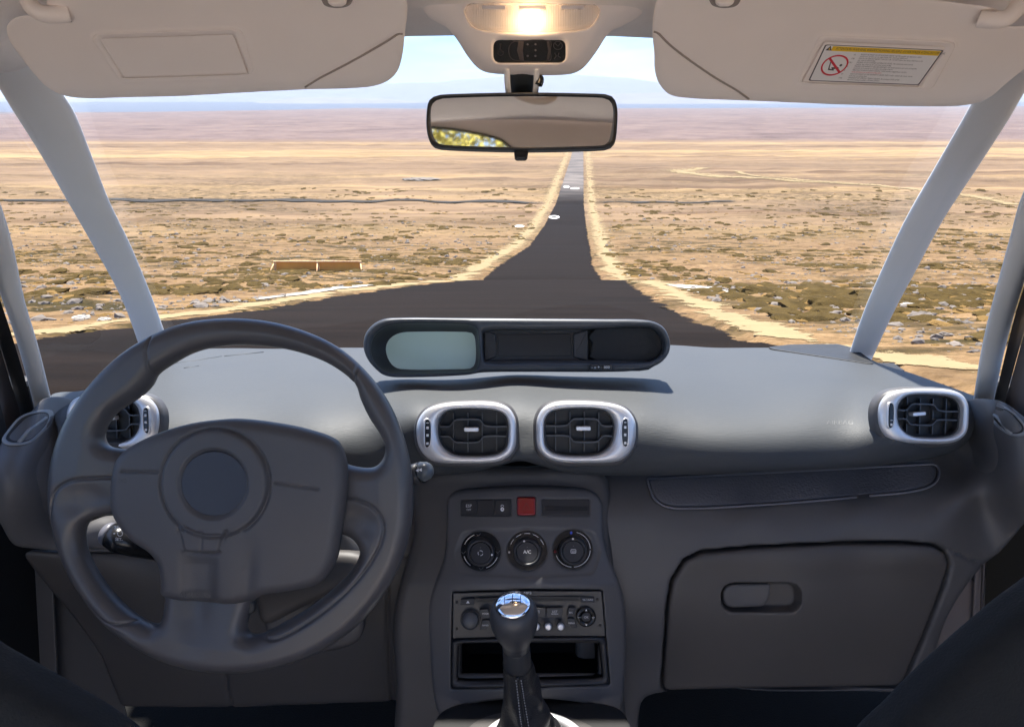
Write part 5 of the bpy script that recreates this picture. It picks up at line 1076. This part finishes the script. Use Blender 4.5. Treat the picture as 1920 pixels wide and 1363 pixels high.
def annu(c, ru, rv, w): return [[(c[0] + ru * math.cos(a), c[1] + rv * math.sin(a)), (c[0] + ru * math.cos(b__), c[1] + rv * math.sin(b__)), (c[0] + (ru - w) * math.cos(b__), c[1] + (rv - w * 3.2) * math.sin(b__)), (c[0] + (ru - w) * math.cos(a), c[1] + (rv - w * 3.2) * math.sin(a))] for a, b__ in zip(a_[:-1], a_[1:])]
lflat('prohibition_ring', annu(T_c, .115, .30, .014), .9, M_inkred)
dd = np.array([.074, .19]); nn = np.array([.008, -.016])
lflat('seat_pictogram', [[(.10, .42), (.107, .42), (.125, .66), (.17, .68), (.17, .71), (.115, .70)], [(.135, .62), (.19, .60), (.21, .64), (.15, .68)], [(T_c[0] + .055 + .012 * math.cos(t_), .55 + .035 * math.sin(t_)) for t_ in np.linspace(0, 6.28, 12, endpoint=False)]], .8, M_ink)
lflat('prohibition_bar', [[tuple(T_c - dd - nn), tuple(T_c - dd + nn), tuple(T_c + dd + nn), tuple(T_c + dd - nn)]], 1.1, M_inkred)
TX = [('F', 'RISQUE DE MORT OU DE BLESSURE GRAVE. NE PAS installer de siège pour enfant', 'tourné vers l\'arrière sur un siège équipé d\'un coussin gonflable actif'), ('GB', 'DEATH OR SERIOUS INJURY CAN OCCUR. DO NOT place rear facing child seat on this', 'seat with an active airbag'),
      ('NL', 'GEVAAR VOOR DODELIJK OF ERNSTIG LETSEL. Het kinderzitje nooit met de', 'rugzijde naar voren op een stoel met actieve airbag'), ('E', 'PELIGRO DE MUERTE O GRAVES LESIONES. NO instale asientos para niños de espaldas', 'al sentido de la marcha en un asiento con airbag activado'),
      ('I', 'PERICOLO DI MORTE GRAVI LESIONI. NON installare seggiolini per bambini', 'rivolti all\'indietro sul sedile con airbag attivo'), ('P', 'RISCO DE MORTE OU DE FERIMENTO GRAVE. NÃO instalar cadeiras de criança viradas', 'para trás com airbag ativo'), ('HR', 'OPASNOST OD SMRTI ILI TEŠKIH OZLJEDA. Ne postavljati dječje sjedalo', 'okrenuto unatrag na sjedalo s aktivnim jastukom')]
for k_, (c_, l1, l2) in enumerate(TX):
    v_ = .235 + k_ * .112; ltext('(' + c_ + ')', .275 - k_ * .004, v_, .015, .052, M_ink); ltext(l1, .335, v_ - .012, .0152, .056, M_ink); ltext(l2, .335, v_ + .04, .0152, .056, M_ink if k_ != 4 else M_inkred)

# ------------------------------------------------------------------ overhead console with lit dome lamp
oc = thing('overhead_console', 'cream overhead console with lit dome lamp above the rear view mirror', 'overhead console', qloc(990, 40, .76))
pc_ = Plane(0, .74, lambda x, y: .70 + .00055 * np.clip(np.asarray(y, float) + 40, 0, 400))
OO = cat_([(760, -34), (785, 6), (803, 30), (837, 50), (857, 74), (876, 104), (898, 128), (922, 136), (990, 139), (1066, 138), (1092, 128), (1116, 100), (1144, 59), (1169, 46), (1200, 28), (1230, -2), (1238, -36), (1100, -40), (900, -40)], n=6)
LZ = cat_([(873, 30), (880, 20), (897, 17), (990, 15.5), (1098, 17), (1114, 21), (1121, 31), (1109, 55), (1094, 64), (1050, 69), (991, 70), (930, 69), (902, 65), (885, 56)], n=6)
slab('housing', OO, pc_, M_visor, oc, R=20, hT=22, cell=2.8, mod=lambda X, Y, s: -22 * np.clip((1.5 - sdpoly(LZ, X, Y)) / 3, 0, 1) - 9 * np.clip((2 - sdpoly(rr(925, 82, 1060, 125, 14), X, Y)) / 3, 0, 1))
LA = angmatch(LZ, (995, 43), 120)
pad('reflector', LA, pc_, 1, 3.5, .5, mat('reflector_white', (.85, .83, .8), rough=.35), oc)
hous = bpy.data.materials.new('bulb_glow'); hous.use_nodes = True; b = hous.node_tree.nodes['Principled BSDF']; b.inputs['Emission Color'].default_value = (1, .55, .18, 1); b.inputs['Emission Strength'].default_value = 6
q_ = qpath([(985, 47, .700), (1007, 47, .700)], n=4)
bl = tube('bulb', pc_(np.array([982., 989, 996, 1003, 1010]), np.array([47.] * 5), 12), [.0018, .0032, .0034, .0032, .0018], hous, oc, n=12)
# ribbed lens: vertical flutes
n_ = 160; xs_ = np.linspace(872.5, 1121.5, n_); V = []; 
yt = np.array([LA[:, 1][np.argsort(np.abs(LA[:, 0] - x) + (LA[:, 1] > 43) * 999)[0]] for x in xs_]); yb = np.array([LA[:, 1][np.argsort(np.abs(LA[:, 0] - x) + (LA[:, 1] < 43) * 999)[0]] for x in xs_])
yt = np.interp(xs_, [872, 880, 897, 990, 1098, 1114, 1122], [33, 20, 17, 15.5, 17, 21, 33]); yb = np.interp(xs_, [872, 878, 885, 902, 930, 991, 1050, 1094, 1109, 1116, 1122], [33, 45, 56, 65, 69, 70, 69, 64, 55, 42, 33])
rows_ = 9
for r in range(rows_):
    q = r / (rows_ - 1); zc_ = 22 + 3.0 * math.sin(q * math.pi)**.5 + .9 * (np.arange(n_) % 2) * (1 if 0 < r < rows_ - 1 else 0) - (3 if r in (0, rows_ - 1) else 0)
    V.append(pc_(xs_, yt * (1 - q) + yb * q, zc_))
V = np.concatenate(V); I = np.arange(rows_ * n_).reshape(rows_, n_)
mesh('lamp_lens', V, np.stack([I[:-1, :-1], I[1:, :-1], I[1:, 1:], I[:-1, 1:]], -1).reshape(-1, 4), M_lens, oc, smooth=False)
ringpad('lens_rim', angmatch(LZ, (995, 43), 120), np.array((995, 43)) + (angmatch(LZ, (995, 43), 120) - (995, 43)) * .975, pc_, [(0, 18), (.4, 23.5), (1, 22)], M_lens, oc)
bars = mat('lens_bar', (.7, .66, .66), rough=.3)
for x0, x1, w in ((905, 948, 5), (973, 1022, 4), (1050, 1092, 5)): pad('lens_switch_slot', rr(x0, 24, x1, 31, 2), pc_, 22, 26, 1, bars, oc)
ld = bpy.data.lights.new('dome_lamp', 'POINT'); ld.energy = DOME; ld.color = (1, .66, .36); ld.shadow_soft_size = .012
lo = bpy.data.objects.new('dome_lamp', ld); sc.collection.objects.link(lo); lo.location = tuple(pc_(995, 46, 14))
od = pad('seat_belt_display', rr(925.5, 82.5, 1059.5, 124, 13, n=8), pc_, 10, 16.5, 1.5, M_black, oc)
zo = 17.2; gsy = mat('display_symbol', (.075, .062, .062), rough=.4)
stripe('car_symbol', cat_([(966, 86), (1030, 85), (1031, 103), (1030, 121), (966, 121), (957, 115), (954, 103), (957, 92)], n=4), 1.2, pc_, zo, gsy, od, closed=True)
flat('car_symbol', [[(972, 86), (982, 86), (980, 103), (982, 121), (974, 120), (969, 103)]], pc_, zo, gsy, od); flat('car_symbol', [[(1024, 86), (1029, 86), (1031, 103), (1029, 120), (1024, 120), (1027, 103)]], pc_, zo, gsy, od)
for q in ((989, 91.5), (1003.5, 91.5), (1003.5, 102.5), (989, 113), (1003.5, 113)): flat('seat_dot', [circ(q[0], q[1], 1.9, 1.9, 12)], pc_, zo, mat('dot', (.12, .11, .13), rough=.4) if 'dot' not in MATS else MATS['dot'], od)
stripe('belt_symbol', circ(1045, 93.5, 8, 7.5, 24), 1.0, pc_, zo, gsy, od, closed=True); stripe('belt_symbol', [(1040, 90), (1045, 95), (1050, 89)], 1.2, pc_, zo, gsy, od)
stripe('belt_symbol', [(1039, 107), (1042, 113), (1038, 118)], 1.4, pc_, zo, gsy, od); stripe('belt_symbol', [(1047, 107), (1045, 113), (1050, 116)], 1.4, pc_, zo, gsy, od)
stripe('person_symbol', [(939, 93), (938, 100), (943, 106)], 1.6, pc_, zo, gsy, od); stripe('person_symbol', circ(939, 107, 5.2, 5, 18, -.6, 3.6), 1.3, pc_, zo, gsy, od); flat('person_symbol', [circ(939, 91.5, 1.7, 1.7, 10)], pc_, zo, gsy, od)
stripe('lamp_lens_socket', circ(1040, -4, 22, 6, 30), 1.2, pc_, 22.3, M_cloth, oc, closed=True)
# ------------------------------------------------------------------ rear view mirror
rm = thing('rear_view_mirror', 'black framed rear view mirror hanging below the overhead console', 'mirror', qloc(979, 228, .80))
mp_ = Plane(0, .80)
MO_ = cat_([(799.5, 237), (801, 202), (806, 188), (819, 180.5), (845, 178), (981, 175), (1110, 177), (1140, 179), (1152, 187), (1157.5, 206), (1157, 240), (1153, 268), (1145, 276), (1128, 280), (981, 283), (835, 279), (813, 274), (804, 262)], n=6)
A = angmatch(MO_, (979, 229), 140); B = np.array((979, 229.5)) + (A - (979, 229)) * (.967, .885)
ringpad('frame', A, B, mp_, [(0, -12), (0, 2), (.25, 7), (.6, 7.5), (1, 3), (1, -28)], mat('mirror_frame', (.02, .02, .022), rough=.3), rm)
pad('shell', np.array((979, 223)) + (A - (979, 229)) * (.985, .93), mp_, -10, -52, 16, M_black, rm)
# the silvered glass, set a little oblique in its frame
cg = mp_(979, 229, 0); tl_ = math.tan(math.radians(MTILT)); Bs = np.array((979, 229.5)) + (B - (979, 229.5)) * (1.004, 1.012); Bp = mp_(Bs[:, 0], Bs[:, 1], -12 - (Bs[:, 1] - 229.5) * tl_)
gn = -Fv
mg = mesh('mirror_glass', Bp, [tuple(range(len(Bp)))], M_mirror, rm, smooth=False)
if (np.array(mg.data.polygons[0].normal) @ Fv) > 0: mg.data.flip_normals()
pad('dipping_tab', rpoly([(963, 276), (992, 276), (989, 295), (985, 298), (969, 298), (965, 295)], 3), mp_, -14, 0, 3, M_black, rm)
stem = qpath([(979, 120, .80), (979, 145, .815), (979, 178, .835), (979, 205, .83)])
tube('stem', stem, [.0185] * len(stem), mat('stem_plastic', (.03, .034, .036), rough=.4), rm, n=20, flat=.6)
for dx in (-28, 27): tube('stem_side', qpath([(979 + dx, 128, .79), (979 + dx, 150, .80), (979 + dx * .9, 182, .815)]), .0035, M_trim, rm, n=10)
tube('stem_knob', qpath([(1010, 146, .80), (1013, 150, .80), (1010, 160, .80)]), .0045, M_black, rm, n=10)

# ------------------------------------------------------------------ what the mirror sees behind: rear header trim and a tree
hd = tag(slab('rear_header_trim', np.array([(-.78, 1.64), (-.74, 1.53), (-.40, 1.53), (-.17, 1.517), (-.08, 1.502), (-.03, 1.488), (.0, 1.465), (.05, 1.445), (.60, 1.43), (.74, 1.44), (.80, 1.64)]) * 1000, lambda x, y, z: np.stack([x / 1000. * .94, ROOF_END - .02 + z * .001, 1.33 + (y / 1000. - 1.37) * .93 + 0 * z], -1), M_visor, None, R=9, hT=12, cell=5), kind='structure')
tag(tube('rear_window_seal', [(x_ * .94, ROOF_END - .012, 1.33 + (z_ - 1.373) * .93) for x_, z_ in cat_([(-.40, 1.53), (-.17, 1.517), (-.08, 1.502), (-.03, 1.488), (.0, 1.465), (.05, 1.445)], closed=False, n=6)], .0035, M_rubber, None, n=8), kind='structure')
gh = thing('grab_handle', 'cream roof grab handle behind the camera, seen in the mirror', 'handle', (.04, .1, 1.49))
tube('grip', cat_([(-.02, .28, 1.50), (0, .26, 1.478), (.04, .22, 1.468), (.08, .18, 1.478), (.10, .16, 1.50)], closed=False, n=6), .008, M_visor, gh, n=12)
tt_ = thing('leafy_tree', 'leafy yellow green tree behind the car, seen only in the mirror', 'tree', (-1.2, -11, 0))
tube('trunk', [(-1.2, -11, 0), (-1.15, -11, 1.2), (-1.25, -11.05, 2.2)], [.16, .12, .07], mat('bark', (.12, .08, .05), rough=.9), tt_, n=10)
r_ = np.random.default_rng(5); V = []; Fc = []
for k_ in range(9000):
    c_ = np.array([-1.2, -11, 2.9]) + r_.normal(0, 1, 3) * (1.5, .8, .75); a = r_.normal(0, 1, 3); a /= np.linalg.norm(a); b_ = np.cross(a, r_.normal(0, 1, 3)); b_ /= np.linalg.norm(b_); o_ = len(V)
    V += [c_ - a * .06, c_ + b_ * .035, c_ + a * .06, c_ - b_ * .035]; Fc.append((o_, o_ + 1, o_ + 2, o_ + 3))
tag(mesh('crown', V, Fc, mat('leaf', (.22, .22, .04), rough=.6, var=.6, vscale=2.5, tint=(.6, .5, .1)), tt_, smooth=False))
# ------------------------------------------------------------------ air
hz = bpy.data.materials.new('haze_air'); hz.use_nodes = True; t = hz.node_tree; t.nodes.clear()
ho = N(t, 'ShaderNodeOutputMaterial'); pv = N(t, 'ShaderNodeVolumePrincipled'); pv.inputs['Color'].default_value = (.80, .88, 1, 1); pv.inputs['Density'].default_value = HAZE; pv.inputs['Anisotropy'].default_value = .0
t.links.new(pv.outputs[0], ho.inputs['Volume'])
V = np.array([[x, y, z] for x in (-9600, 9600) for y in (-3200, 9400) for z in (-60, 262)], float)
tag(mesh('haze', V, [(0, 1, 3, 2), (4, 6, 7, 5), (0, 4, 5, 1), (2, 3, 7, 6), (0, 2, 6, 4), (1, 5, 7, 3)], hz, smooth=False), kind='stuff')
